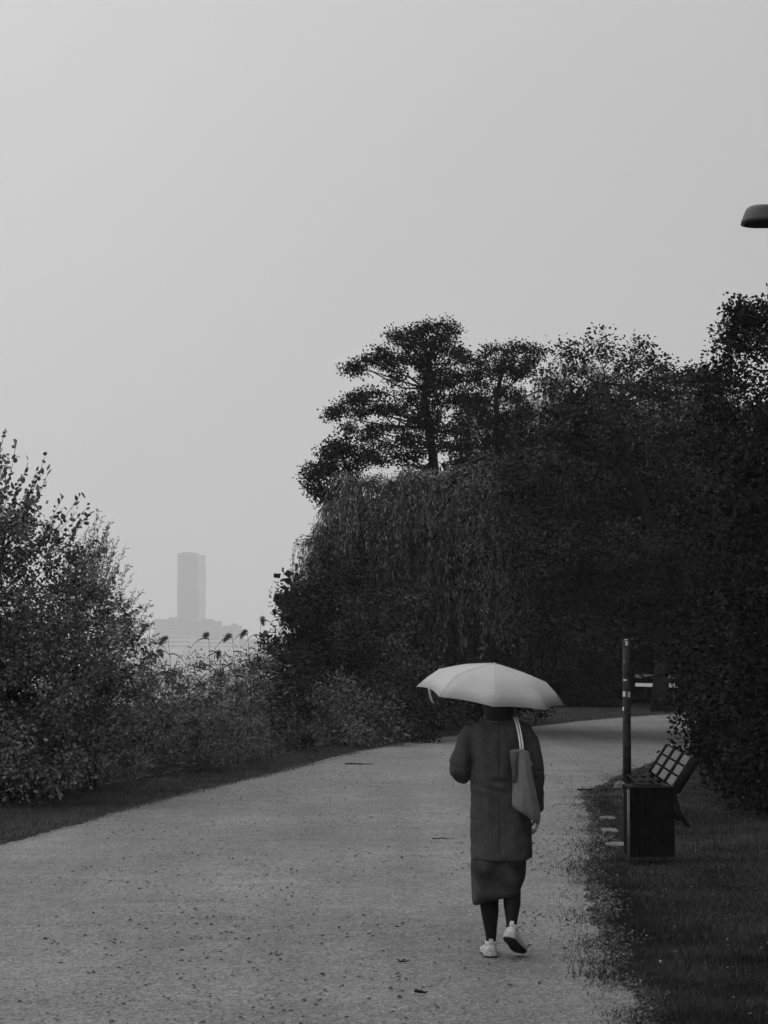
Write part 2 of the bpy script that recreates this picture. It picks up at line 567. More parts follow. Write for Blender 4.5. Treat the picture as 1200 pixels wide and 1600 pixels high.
g = MB(); g.add([(-2500, -60, 0), (2500, -60, 0), (2500, 5600, 0), (-2500, 5600, 0)], [(0, 1, 2, 3)])
tag(g.build('ground', M['soil']), kind='structure')
M['water'] = mat('lake_water', 0.10, 0.18, 0.5, bump=0.15, bscale=1.2, stretch=(1, .25, 1))
wt = MB(); wt.add([(-2400, 70, 0.05), (-4.5, 66, 0.05), (-2, 90, 0.05), (160, 700, 0.05), (560, 4200, 0.05), (-2400, 4200, 0.05)], [(0, 1, 2, 3, 4, 5)])
tag(wt.build('water', M['water']), kind='structure')

# ---- grass
def grass_patch(name, n, sampler, h, wd, m, seed):
    r = np.random.default_rng(seed)
    P = sampler(r, n)
    k = len(P)
    clump = np.array([noise.noise(Vector((p[0] * 1.6, p[1] * 1.1, 3.3))) for p in P])
    hh = h * r.uniform(.4, 1.3, k) * (1 + clump * .9)
    fr_ = np.minimum(np.abs(P[:, 0] - XL(P[:, 1])), np.abs(P[:, 0] - XR(P[:, 1])))
    hh = hh * np.clip(.45 + fr_ * 2.0, .45, 1)
    lean = r.normal(size=(k, 3)) * .55; lean[:, 2] = 1
    lean = unit(lean)
    sd_ = unit(np.cross(lean, r.normal(size=(k, 3))))
    P3 = np.c_[P, np.full(k, -0.003)]
    V_ = np.stack([P3 - sd_ * wd / 2, P3 + sd_ * wd / 2, P3 + lean * hh[:, None]], 1).reshape(-1, 3)
    me_ = raw_mesh(name, V_, 3, r.uniform(.5, 1.5, k) * (1 + clump * .5))
    o = link(name, me_, m)
    tag(o, kind='stuff')
    return o
def samp_right(r, n):
    D = 1 / r.uniform(1 / 34, 1 / 9.6, n); 
    X = XR(D) + r.uniform(-.22, 1, n) * 1.0
    Xmax = .182 * D + .2
    x0 = XR2(D)
    t = r.random(n)
    X = x0 - .02 + t * (np.maximum(Xmax, x0 + .3) - x0)
    edge = np.abs(r.normal(size=n)) * .1
    X = np.where(r.random(n) < .34, x0 + r.random(n) * .35 - edge * 1.1, X)
    return np.c_[X, D]
def samp_left(r, n):
    D = 1 / r.uniform(1 / 48, 1 / 18, n)
    x0 = XL(D); wdt = np.interp(D, [18, 26, 32, 40, 48], [2.6, 1.9, 1.3, 1.0, .9])
    X = x0 + .1 - r.random(n) * wdt
    X = np.where(r.random(n) < .1, x0 + np.abs(r.normal(size=n)) * .08, X)
    return np.c_[X, D]
def samp_far(r, n):
    D = r.uniform(48, 67, n); X = XL(D) - r.random(n) * 5.0
    return np.c_[X, D]
tag(grass_patch('grass', 190000, samp_right, .045, .007, M['grass_shade'], 3), 'short grass to the right of the gravel path, tree shade put into its colour', 'grass')
tag(grass_patch('grass', 90000, samp_left, .05, .007, M['grass'], 4), 'mown grass strip between the path and the left undergrowth', 'grass')
tag(grass_patch('grass', 30000, samp_far, .07, .014, M['grass'], 5), 'strip of grass along the far bend of the path', 'grass')

# ---- fallen leaves and grit lying on the path
def litter():
    r = np.random.default_rng(11)
    n = 20000
    D = 1 / r.uniform(1 / 45, 1 / 10, n); t = r.random(n)
    t = np.where(r.random(n) < .38, 1 - np.abs(r.normal(size=n)) * .07, t)
    X = XL(D) * (1 - t) + XR(D) * t
    keep = np.array([noise.noise(Vector((x * .5, d * .35, 1.0))) + .15 * r.normal() > -.12 for x, d in zip(X, D)])
    X, D, t = X[keep], D[keep], np.clip(t[keep], 0, 1); n = len(X)
    P = np.c_[X, D, np.full(n, .010)]
    dr = r.normal(size=(n, 3)); dr[:, 2] *= .12; dr = unit(dr)
    sd_ = unit(np.cross(dr, np.c_[r.normal(size=n) * .3, r.normal(size=n) * .3, np.ones(n)]))
    L = (.007 + .030 * r.random(n) ** 4)[:, None]; W = L * r.uniform(.4, .9, (n, 1))
    up = np.array([0, 0, 1.0])
    V_ = np.stack([P, P + dr * L * .5 + sd_ * W * .5 + up * L * .25, P + dr * L + up * L * .1, P + dr * L * .5 - sd_ * W * .5 + up * L * .25], 1).reshape(-1, 3)
    o = link('fallen_leaves', raw_mesh('fallen_leaves', V_, 4, r.choice([.4, .7, 1., 4.5], n, p=[.4, .35, .2, .05])), M['deadleaf'])
    tag(o, 'small dark fallen leaves scattered over the gravel path', 'leaves', kind='stuff')
litter()
def edge_grit():
    r = np.random.default_rng(15); n = 16000
    D = 1 / r.uniform(1 / 34, 1 / 9.8, n); X = XR2(D) + np.abs(r.normal(size=n)) * .11 - .02
    P = np.c_[X, D, np.full(n, .004) + .012 * r.random(n)]
    dr = r.normal(size=(n, 3)); dr[:, 2] *= .25
    V_, k = leaf_verts(P, dr, .022 * r.uniform(.4, 1.3, n), .02 * r.uniform(.5, 1.2, n), True, r)
    o = link('loose_gravel', raw_mesh('loose_gravel', V_, k, r.uniform(.5, 1.3, n)), M['grit'])
    tag(o, 'loose gravel spilling from the path edge into the right hand grass', 'gravel', kind='stuff')
M['grit'] = mat('loose_grit', 0.13, 0.9, 0.1, 0.3, 9, tint=True)
edge_grit()
def litter_grass():
    r = np.random.default_rng(12); n = 90
    D = 1 / r.uniform(1 / 30, 1 / 10.5, n); X = XR(D) + r.random(n) * (.18 * D - XR(D))
    P = np.c_[X, D, np.full(n, .03)]
    dr = r.normal(size=(n, 3)); dr[:, 2] *= .3
    V_, k = leaf_verts(P, dr, .03 * r.uniform(.4, 1.2, n), .02, False, r)
    o = link('fallen_leaves', raw_mesh('fallen_leaves', V_, k, r.choice([1.5, 2.5, 4.], n)), M['deadleaf'])
    tag(o, 'pale fallen leaves caught in the right hand grass', 'leaves', kind='stuff')
litter_grass()

# ================================================================ far skyline
def tower():
    D = 5000.0
    c = at(293, 1012, D)
    W_, Dp, Hh = 45.0, 40.0, at(0, 865, D).z
    root = empty('high_rise', (c.x, D, 0), R(0))
    tag(root, 'tall slim tower block standing alone in the haze across the water', 'tower block')
    MB().box((0, 0, Hh / 2), (W_, Dp, Hh)).build('wall', M['wall'], root)
    MB().box((W_ / 2 + 8.5, 4, Hh / 2 - 2), (17, Dp - 10, Hh - 4)).build('lit_side', M['wallpale'], root)  # box added for the tower's lighter side face, light put into pale colour
    MB().box((0, 0, Hh + 1.5), (W_ * .55, Dp * .5, 3)).build('roof_plant', M['wall'], root)
    n = 44
    for k in range(n):
        MB().box((0, -Dp / 2 - .1, 6 + k * (Hh - 8) / n), (W_ * .92, .2, 2.0)).build('window_band', M['glass'], root)
tower()
def block(px0, px1, ytop, D, rz, m, label, floors=3, name='office_block', dep=40, plant=True):
    a = at(px0, 1012, D); b = at(px1, 1012, D)
    Wd = b.x - a.x; Hh = at(0, ytop, D).z
    root = empty(name, ((a.x + b.x) / 2, D + dep / 2, 0), R(rz))
    tag(root, label, 'building', 'low buildings on the far shore')
    MB().box((0, 0, Hh / 2), (Wd, dep, Hh)).build('wall', m, root)
    MB().box((0, 0, Hh + .4), (Wd + 1, dep + 1, .8)).build('roof', M['wall'], root)
    if plant: MB().box((Wd * .15, 0, Hh + 3), (Wd * .3, dep * .4, 4.4)).build('roof_plant', M['wall'], root)
    for k in range(floors):
        z = Hh * (k + .55) / floors
        MB().box((0, -dep / 2 - .1, z), (Wd * .9, .2, Hh / floors * .4)).build('window_band', M['glass'], root)
block(240, 286, 968, 4750, 0, M['wall'], 'low grey block at the left foot of the far tower', 8)
block(284, 345, 971, 4760, 0, M['wall'], 'broad grey block directly in front of the far tower', 8)
block(345, 376, 978, 4750, 0, M['wall'], 'lower grey block at the right end of the skyline group', 7)
block(244, 300, 993, 4300, 0, M['wallpale'], 'pale waterfront building in front of the tower, left of its neighbour', 3, plant=False)
block(303, 372, 996, 4280, 0, M['wallpale'], 'long pale waterfront building below the broad grey block', 3, plant=False)
block(434, 468, 936, 4900, 6, M['wall'], 'taller hazy block half hidden behind the willow edge', 22, 'apartment_block')
block(376, 432, 1000, 4400, 0, M['wall'], 'very low waterfront shed between the skyline group and the willow', 2, plant=False)
def far_wood():
    r = np.random.default_rng(21)
    cl = []
    for x in np.arange(-1500, 640, 20.0):
        h = 12 + 6 * r.random()
        cl.append((x, 4520 + r.random() * 30, h * .5, 16, 8, h * .6))
    P, Dd, S, O = clump_points(cl, .012, 3.0, 10, r)
    P[:, 2] = np.maximum(P[:, 2], .3)
    V_, k = leaf_verts(P, Dd, 7.0, 5.5, False, r)
    o = link('far_woodland', raw_mesh('far_woodland', V_, k, tints(len(P))), M['leaf_mid'])
    tag(o, 'faint line of trees along the far shore', 'trees', kind='stuff')
far_wood()

# ================================================================ trees behind the path
def c6(cx, cy, rx, ry, D, r=rng):     # clump given in the enlarged crop of the alder
    px, py = 440 + cx / 3, 480 + cy / 3
    p = at(px, py, D + r.uniform(-1.3, 1.3)); s_ = F / D
    return (p.x, p.y, p.z, rx / 3 / s_, max(rx, ry) / 3 / s_ * .9, ry / 3 / s_)
D1 = 58.0
alder = [(750,85,55,32),(680,100,55,32),(600,118,45,30),(540,135,26,14),(790,110,25,30),(480,205,55,38),(430,250,45,32),(375,280,36,20),(318,290,24,12),
 (600,190,75,42),(720,190,85,42),(830,205,60,40),(640,270,80,48),(780,265,60,45),(870,240,40,32),(540,330,50,50),(700,350,70,42),
 (450,405,60,24),(370,425,50,28),(285,480,45,16),(240,500,22,8),(325,575,36,20),(500,470,50,42),(600,420,60,46),(740,440,60,46),
 (420,560,60,30),(385,615,55,24),(520,560,50,32),(620,540,50,42),(700,545,50,46),(460,720,50,42),(560,690,70,42),(640,720,50,50),(720,650,55,70),
 (500,260,40,24),(660,480,40,60),(770,360,60,44),(840,320,50,44),(690,300,50,50),(680,400,50,60),(690,500,50,60),(705,600,50,60),(800,440,50,50),(820,520,50,45),(770,580,45,40),(480,640,50,34),(380,500,40,26),(440,480,44,28),(560,480,40,40),(600,640,60,40),(330,440,40,22),(420,680,50,40),(560,620,50,36),(760,150,50,40),(560,240,50,36),(700,230,60,40),(650,140,60,30)]
r1 = np.random.default_rng(31)
tr = [at(440 + x / 3, 480 + y / 3, D1) for x, y in ((715, 760), (705, 660), (690, 560), (675, 460), (668, 380), (690, 270), (705, 190), (730, 120))]
b1 = Vector((tr[0].x + .1, D1, 0))
make_tree('alder_tree', 'tall tree with layered branches and sky showing through, standing above the willow', 'tree', b1, [b1] + tr,
          [c6(*c, D1, r1) for c in alder], M['leaf_dark'], (.085, .07), 4.4, .13, 20, 31, .15, squash=.65, twig=.005, shell=.1, core=20, core_k=.3, more=5.5, limb_k=.5)
low = [(270,640,34,32),(285,665,34,30),(225,690,48,40),(150,775,30,36),(140,810,18,50),(175,850,30,40),(245,750,55,50),(330,730,50,44),(225,870,30,40),(300,810,46,50),(195,740,40,40),(370,700,40,36),(250,900,30,20)]
D2 = 53.0
b2 = Vector((at(600, 900, D2).x, D2, 0))
make_tree('dark_tree', 'dark tree leaning out from the left shoulder of the willow', 'tree', b2, [b2, at(590, 900, D2), at(565, 780, D2), at(545, 735, D2), at(530, 705, D2)],
          [c6(*c, D2, r1) for c in low], M['leaf_dark'], (.09, .075), 4.2, .13, 20, 32, .13, squash=.8, shell=.1, core=12, core_k=.25, more=6, limb_k=.5)
D3 = 62.0
right = [(910,330,80,70),(1000,290,75,50),(980,215,42,26),(1060,205,50,34),(1130,185,42,30),(1185,215,36,32),(920,430,80,60),(1030,410,90,60),(1000,540,90,60),(1060,620,80,60),
 (850,420,60,70),(1110,320,80,60),(1150,260,60,50),(950,260,40,30),(930,520,60,50),(1120,500,80,80),(880,560,50,40),(860,480,60,50),(840,590,50,50),(790,650,60,50),(820,720,70,50),(1080,260,60,50),(1060,560,70,60),(960,620,70,60),(860,660,80,60)]
b3 = Vector((at(780, 900, D3).x, D3, 0))
make_tree('dark_tree', 'dark round-topped tree directly right of the tall layered tree', 'tree', b3, [b3, at(785, 850, D3), at(780, 720, D3), at(775, 620, D3), at(790, 560, D3)],
          [c6(*c, D3, r1) for c in right], M['leaf_dark'], (.085, .07), 4.2, .13, 20, 33, .2, squash=.7, shell=.15, core=24, core_k=.25, more=5.5, limb_k=.4)

# ---- weeping willows
def make_willow(label, base, trunk, tufts, seed, m, strands=30, leafL=.13, leafW=.028, step=.05, trunk_r=.3, name='weeping_willow', drop=(.8, 2.2)):
    """tufts: (x,y,z,radius,length)"""
    r = np.random.default_rng(seed)
    root = empty(name, base); tag(root, label, 'tree')
    b = np.array(base)
    tb = MB(); tp = [Vector(t) - Vector(base) for t in trunk]; n = len(tp)
    tb.tube(tp, [trunk_r * (1 - .8 * i / (n - 1)) * (1.3 if i == 0 else 1) for i in range(n)], 10)
    T = np.array([list(t) for t in tp])
    P, Dd, A, B = [], [], [], []
    TT = []
    lb = tb
    for (x, y, z, rad, ln) in tufts:
        c = np.array((x, y, z)) - b
        k = int(np.argmin(np.linalg.norm(T - c, axis=1) + np.where(T[:, 2] > c[2], 2, 0)))
        a = Vector(T[k]); e = Vector(c); L_ = (e - a).length
        if L_ > .3:
            lb.tube([a, a.lerp(e, .4) + Vector((0, 0, .12 * L_)), a.lerp(e, .75) + Vector((0, 0, .14 * L_)), e], [.03 + .02 * L_, .02 + .013 * L_, .03, .012], 6)
        tuft_t = r.uniform(.65, 1.5)
        for s_ in range(strands):
            an = r.uniform(0, 2 * math.pi); out_r = rad * r.uniform(.25, 1.1); l = ln * r.uniform(.45, 1.15)
            rise = out_r * r.uniform(.1, .5)
            tot = out_r * 1.2 + l
            m_ = int(tot / step)
            t = np.linspace(0, 1, m_)
            arc = np.minimum(t * tot / (out_r * 1.2), 1)
            hang = np.maximum(t * tot - out_r * 1.0, 0)
            wob = .04 * np.sin(t * 7 + r.uniform(0, 6))
            xx = math.cos(an) * out_r * np.sin(arc * math.pi / 2) + wob
            yy = math.sin(an) * out_r * np.sin(arc * math.pi / 2) + wob * .7
            zz = rise * np.sin(arc * math.pi) * 1.0 - .35 * out_r * arc ** 2 - hang * .95
            pts = c + np.stack([xx, yy, zz], 1)
            pts = pts[pts[:, 2] > .35]
            if len(pts) < 4: continue
            tang = np.gradient(pts, axis=0)
            TT.append(np.full(len(pts), tuft_t * r.uniform(.8, 1.2))); P.append(pts); Dd.append(unit(tang) * 1.0 + r.normal(size=pts.shape) * .42)
            q = pts[::6]
            A.append(q[:-1]); B.append(q[1:])
    tb.build('trunk', M['bark'], root, smooth=True)
    P = np.concatenate(P); Dd = np.concatenate(Dd)
    P = P + r.normal(size=P.shape) * .02
    V_, k = leaf_verts(P, Dd, leafL * r.uniform(.6, 1.3, len(P)), leafW * r.uniform(.7, 1.3, len(P)), False, r)
    A = np.concatenate(A); B = np.concatenate(B)
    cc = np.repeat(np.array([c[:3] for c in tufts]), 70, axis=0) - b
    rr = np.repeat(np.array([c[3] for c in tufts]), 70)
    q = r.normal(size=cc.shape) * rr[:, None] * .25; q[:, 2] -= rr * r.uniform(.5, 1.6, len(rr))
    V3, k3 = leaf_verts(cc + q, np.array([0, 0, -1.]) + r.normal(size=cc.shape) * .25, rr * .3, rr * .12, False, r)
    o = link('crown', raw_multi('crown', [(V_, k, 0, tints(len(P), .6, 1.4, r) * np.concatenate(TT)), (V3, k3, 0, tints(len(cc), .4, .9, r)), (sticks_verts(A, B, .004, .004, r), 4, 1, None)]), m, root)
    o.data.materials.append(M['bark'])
    return root

def tuft_fill(xs, tops, bots, D, depth, step, rad, ln, r):
    out_ = []
    s_ = F / D; stp = step * s_
    x = xs[0]
    row = 0
    while x <= xs[-1]:
        y = np.interp(x, xs, tops) + rad * s_ * .45
        b = np.interp(x, xs, bots)
        while y < b:
            d_ = D + r.uniform(-1, 1) * depth
            p = at(x + r.normal() * stp * .25, y + abs(r.normal()) * stp * .2, d_)
            out_.append((p.x, p.y, p.z, rad * r.uniform(.6, 1.25), ln * r.uniform(.7, 1.2)))
            y += stp * 1.15
        x += stp
    return out_
r2 = np.random.default_rng(41)
DW = 48.0
wx = [506, 515, 535, 560, 620, 680, 735, 790, 840, 870]
wt_ = [830, 805, 772, 752, 742, 738, 724, 712, 716, 740]
wb_ = [900, 960, 1010, 1010, 1000, 1000, 990, 980, 960, 940]
tf = tuft_fill(wx, wt_, wb_, DW, 2.0, .62, .62, 1.3, r2)
for px, py, rr, ll in ((748, 770, .9, 1.6), (716, 868, .8, 1.8), (770, 860, .9, 1.8), (620, 760, .8, 1.2), (530, 800, .5, 1.0), (512, 830, .35, 1.0), (500, 880, .3, .9), (655, 750, .7, 1.1), (560, 760, .7, 1.0), (850, 745, .7, 1.8), (800, 730, .7, 1.5), (670, 830, .8, 1.2), (590, 800, .8, 1.1)):
    p = at(px, py, DW - 2.2); tf.append((p.x, p.y, p.z, rr, ll))
bW = Vector((at(670, 1000, DW).x, DW + .5, 0))
make_willow('broad weeping willow with drooping strands beside the far left edge of the path', bW,
            [bW, at(668, 1040, DW + .5), at(660, 940, DW + .5), at(655, 850, DW + .5), at(680, 770, DW + .5)], tf, 42, M['willow'], strands=70, leafL=.11, leafW=.026, step=.045)
DX = 68.0
wx2 = [760, 800, 840, 880, 930, 980, 1030, 1080, 1120, 1150]
wt2 = [640, 600, 566, 562, 556, 585, 572, 572, 566, 590]
tf2 = tuft_fill(wx2, wt2, [t + 130 for t in wt2], DX, 2.0, .9, .95, 1.6, r2)
bX = Vector((at(940, 1000, DX).x, DX + .5, 0))
make_willow('pale weeping willow whose top shows behind the leafy trees on the right', bX,
            [bX, at(945, 900, DX), at(945, 750, DX), at(950, 640, DX)], tf2, 43, M['willow_far'], strands=60, leafL=.16, leafW=.035, step=.08, trunk_r=.4)

# ---- leafy trees centre right
r3 = np.random.default_rng(51)
DT = 44.0
tx = [812, 840, 860, 885, 905, 925, 940, 955, 975, 990, 1005, 1025, 1050, 1075, 1100, 1130]
tt = [640, 600, 600, 548, 580, 560, 536, 585, 566, 548, 580, 572, 592, 600, 590, 590]
tbm = [960, 990, 1010, 1020, 1025, 1025, 1030, 1030, 1035, 1035, 1035, 1035, 1040, 1045, 1060, 1080]
cl = fill(tx, tt, tbm, DT, 1.6, .62, .52, r3)
for px, py in ((885, 552), (938, 538), (990, 553), (1010, 566), (1060, 590), (855, 590), (965, 575), (912, 566), (1035, 578), (1085, 594), (1102, 580)):
    p = at(px, py, DT + r3.uniform(-1, 1)); cl.append((p.x, p.y, p.z, .16, .16, .28))
cl2 = fill([850, 900, 1000, 1100], [700, 660, 660, 680], [980, 1000, 1010, 1020], DT + 4, 1.5, 1.1, .8, r3)
bT = Vector((at(1120, 1000, DT).x, DT, 0))
make_tree('maple_tree', 'large leafy tree whose dense crown overhangs the far bend of the path', 'tree', bT,
          [bT, at(1118, 1040, DT), at(1080, 940, DT), at(1010, 800, DT), at(960, 680, DT), at(945, 600, DT)], cl + cl2, M['leaf_mid'], (.085, .068), 3.8, .14, 15, 52, .3, broad=True, twig=.004, core=60, core_k=.22, more=4.4, limb_k=.3)
DR = 27.0
rx_ = [1092, 1100, 1110, 1120, 1132, 1150, 1175, 1200, 1240, 1290, 1350]
rt_ = [900, 690, 640, 600, 555, 560, 530, 520, 470, 440, 420]
cl = fill(rx_, rt_, [1150, 1160, 1170, 1180, 1190, 1190, 1190, 1190, 1190, 1190, 1190], DR, 1.0, .42, .36, r3)
for px, py, q in ((1148, 490, .12), (1160, 480, .1), (1170, 492, .14), (1140, 520, .09), (1155, 535, .08), (1185, 500, .16), (1200, 490, .18), (1165, 545, .12), (1136, 548, .1), (1130, 565, .14), (1195, 530, .2), (1178, 515, .14), (1150, 505, .1), (1120, 595, .14), (1112, 640, .14), (1106, 700, .14), (1215, 480, .2)):
    p = at(px, py, DR + r3.uniform(-.7, .7)); cl.append((p.x, p.y, p.z, q, q, q))
# rest of the crown beyond the frame to the right, unseen, spread to shade the lawn
for k in range(120):
    a = r3.uniform(0, 2 * math.pi); q = math.sqrt(r3.random()) * 4.0
    cl.append((7.6 + q * math.cos(a), 22.0 + 2.1 * q * math.sin(a), 3.2 + 3.6 * r3.random() * (1 - q / 6), .8, .8, .6))
cl = [c for c in cl if not (c[1] < 24 and (c[0] - c[3] * 1.4) < .185 * c[1])]
bR = Vector((6.6, 27, 0))
make_tree('lime_tree', 'nearest leafy tree at the right edge with loose sprigs at its top', 'tree', bR,
          [bR, (6.6, 27, 1.2), (6.5, 27, 2.6), (6.3, 27, 4.2), (6.2, 27, 5.4)], cl, M['leaf_dark'], (.066, .05), 5.0, .09, 17, 53, .22, broad=True, twig=.003, core=60, core_k=.17, more=3.4, limb_k=.3)

r5 = np.random.default_rng(57)  # unseen tree, added for the shade it throws on lawn and path
cl = []
for k in range(170):
    a = r5.uniform(0, 2 * math.pi); q = math.sqrt(r5.random()) * 1.0
    c = (6.6 + 4.4 * q * math.cos(a), 10.0 + 6.5 * q * math.sin(a), 3.4 + 4.4 * r5.random() * (1 - .5 * q), .95, .95, .7)
    if c[0] - 1.5 > .19 * max(c[1] + 1.2, 3): cl.append(c)
bS = Vector((7.2, 10, 0))
make_tree('lime_tree', 'broad leafy tree added unseen past the right edge to shade the lawn and the near path', 'tree', bS,
          [bS, (7.2, 10, 1.4), (7.1, 10, 3.0), (7.0, 10, 5.0), (7.0, 10, 6.6)], cl, M['leaf_dark'], (.16, .12), 3.0, .2, 14, 58, .28, broad=True, twig=.004, core=40, core_k=.3, more=1.5, limb_k=.4)

# ---- shrubs: foliage with stems
def shrub(label, px0, px1, tops, base_y, D, depth, rad, lm, leaf, seed, density=4, spray=.12, per=14, group='bushes along the path', name='shrub', step=None, broad=False, squash=.8, cat='bush'):
    r = np.random.default_rng(seed)
    xs = np.linspace(px0, px1, len(tops))
    cl_ = fill(list(xs), list(tops), base_y - rad * F / D * .3, D, depth, step or rad * 1.25, rad, r)
    c = at((px0 + px1) / 2, base_y, D)
    base_ = Vector((c.x, D, 0))
    top = at((px0 + px1) / 2, (base_y + max(tops)) / 2, D)
    o = make_tree(name, label, cat, base_, [base_, base_.lerp(top, .5), top], cl_, lm, leaf, density, spray, per, seed, .014, group, broad, twig=.002, squash=squash, crownname='foliage', core=110, core_k=.17, more=3.4, limb_k=.25, stem='stem')
    return o
# foot of the willow, left of the path
shrub('tall bush under the left edge of the willow', 470, 590, [900, 850, 830, 836, 850], 1130, 45, 1.0, .45, M['leaf_mid'], (.09, .055), 61, 4.2)
shrub('tall pale-leaved bush under the middle of the willow', 575, 700, [880, 900, 900, 930, 990], 1130, 45.5, 1.0, .45, M['leaf_pale'], (.09, .05), 62, 4)
shrub('dark bush where the left edge meets the skyline', 425, 500, [985, 950, 915, 900], 1110, 43.5, .9, .33, M['leaf_dark'], (.11, .08), 63, 5)
shrub('low bush with long pale leaves beside the bend of the path', 480, 600, [1085, 1060, 1050, 1065, 1090], 1150, 40.5, .5, .28, M['leaf_pale'], (.12, .045), 64, 6)
shrub('low dark bush behind the umbrella beside the grass strip', 590, 710, [1060, 1040, 1040, 1050, 1080], 1150, 42.5, .7, .36, M['leaf_mid'], (.1, .05), 65, 5)
shrub('dark bush on the grass strip nearest the far bend', 690, 830, [980, 960, 960, 980, 1010], 1128, 52, 1.0, .5, M['leaf_dark'], (.11, .07), 66, 4)
# beyond the far bend
shrub('dark bush beyond the path left of the stickered post', 820, 960, [1010, 1000, 1005, 1020], 1106, 68, .8, .5, M['leaf_dark'], (.14, .1), 67, 4)
# right hedge
def hedge():
    r = np.random.default_rng(68)
    cl_ = []
    for D in np.arange(23.5, 44, .55):
        x0 = D * np.interp(D, [23, 26, 30, 36, 44], [505, 497, 492, 489, 488]) / F
        for z in np.arange(.15, 2.5, .42):
            for q in range(3):
                cl_.append((x0 + .38 + q * .7 + r.normal() * .08 + (0.05 if z > 1 else .15 * r.random()), D + r.normal() * .15, z + r.normal() * .08, .4, .4, .36))
    b_ = Vector((4.9, 30, 0))
    o = make_tree('hedge', 'tall dark hedge running behind the slatted bench at the right', 'hedge', b_, [b_, (4.9, 30, .8), (4.9, 30, 1.6)], cl_, M['leaf_dark'], (.075, .05), 4.2, .1, 12, 69, .06, None, True, twig=0, crownname='foliage', limbs=False, core=60, core_k=.17, more=1.6, stem='stem')
hedge()

# dark wood closing the view behind everything
def woodland():
    r = np.random.default_rng(71)
    cl_ = []
    xs = [520, 600, 700, 800, 900, 1000, 1100, 1200, 1300, 1500]
    tp_ = [900, 800, 740, 700, 670, 660, 660, 620, 600, 600]
    for D in (73, 76):
        cl_ += fill(xs, tp_, 1085, D, 1.2, 1.5, 1.3, r)
    P, Dd, S, O = clump_points(cl_, 1.3, .4, 16, r)
    P = P[P[:, 2] > .1]; Dd = r.normal(size=P.shape)
    V_, k = leaf_verts(P, Dd, .4, .3, False, r)
    o = link('woodland', raw_mesh('woodland', V_, k, tints(len(P))), M['leaf_dark'])
    tag(o, 'dense dark wood closing the view behind the path bend', 'trees', kind='stuff')
woodland()
# trunks seen in the dark gap under the crown
for i, (px, D, rr, lab) in enumerate(((1031, 61.5, .25, 'dark trunk standing between the two visible pieces of white rail'), (925, 69, .18, 'thin dark trunk in the gloom left of the stickered post'), (1078, 66, .2, 'dark trunk right of the white rails beside the hedge'))):
    b_ = Vector((at(px, 1012, D).x, D, 0))
    cl_ = [(b_.x + rng.normal() * 1.2, D + rng.normal() * 1.0, 4.2 + rng.random() * 2.2, 1.0, 1.0, .7) for k in range(9)]
    make_tree('oak_tree', lab, 'tree', b_, [b_, b_ + Vector((.03, 0, 1.3)), b_ + Vector((-.06, 0, 2.8)), b_ + Vector((.1, 0, 4.4))], cl_, M['leaf_dark'], (.16, .12), 2.5, .22, 14, 72 + i, rr, 'tree trunks in the dark behind the bend')

# ================================================================ left side: shrubs, undergrowth, reeds
def shoots(tips, D, leafL, leafW, seed, step=.045, broad=True, r0=.006, spread=1.0, per=2):
    """young shoots with leaves along them; tips in photo pixels with the offset towards the root"""
    def fn(root, _r):
        r = np.random.default_rng(seed)
        b = np.array(root.location)
        P, Dd, A, B = [], [], [], []
        for px, py, dx, dy in tips:
            d_ = D + r.uniform(-.4, .4)
            e = np.array(at(px, py, d_)); s_ = np.array(at(px + dx, py + dy, d_ + r.uniform(-.3, .3)))
            ln = np.linalg.norm(e - s_); n = max(int(ln / step), 4)
            t = np.linspace(0, 1, n)[:, None]
            bend = np.array([0.0, 0.0, 1.0]) * np.sin(t * math.pi) * ln * r.uniform(-.08, .1)
            pts = s_ + (e - s_) * t + bend - b
            A.append(pts[:-1]); B.append(pts[1:])
            for k in range(per):
                q = pts[n // 5:]
                P.append(q + r.normal(size=q.shape) * .012); Dd.append((e - s_) / ln * .7 + r.normal(size=q.shape) * spread * .8)
        A = np.concatenate(A); B = np.concatenate(B)
        P = np.concatenate(P); Dd = np.concatenate(Dd)
        V_, k = leaf_verts(P, Dd, leafL * r.uniform(.5, 1.2, len(P)), leafW * r.uniform(.6, 1.2, len(P)), broad, r)
        return [(V_, k, 0, tints(len(P), .6, 1.4, r)), (sticks_verts(A, B, r0, r0 * .9, r), 4, 1, None)]
    return fn

def grow_tips(tips, n, seed, sx=14, sy=12):
    r = np.random.default_rng(seed); out_ = list(tips)
    for k in range(n):
        t = tips[r.integers(len(tips))]
        f = r.uniform(.05, .6)
        out_.append((t[0] + t[2] * f + r.normal() * sx, t[1] + t[3] * f + abs(r.normal()) * sy, t[2] * r.uniform(.4, .9), t[3] * r.uniform(.4, .9)))
    return out_

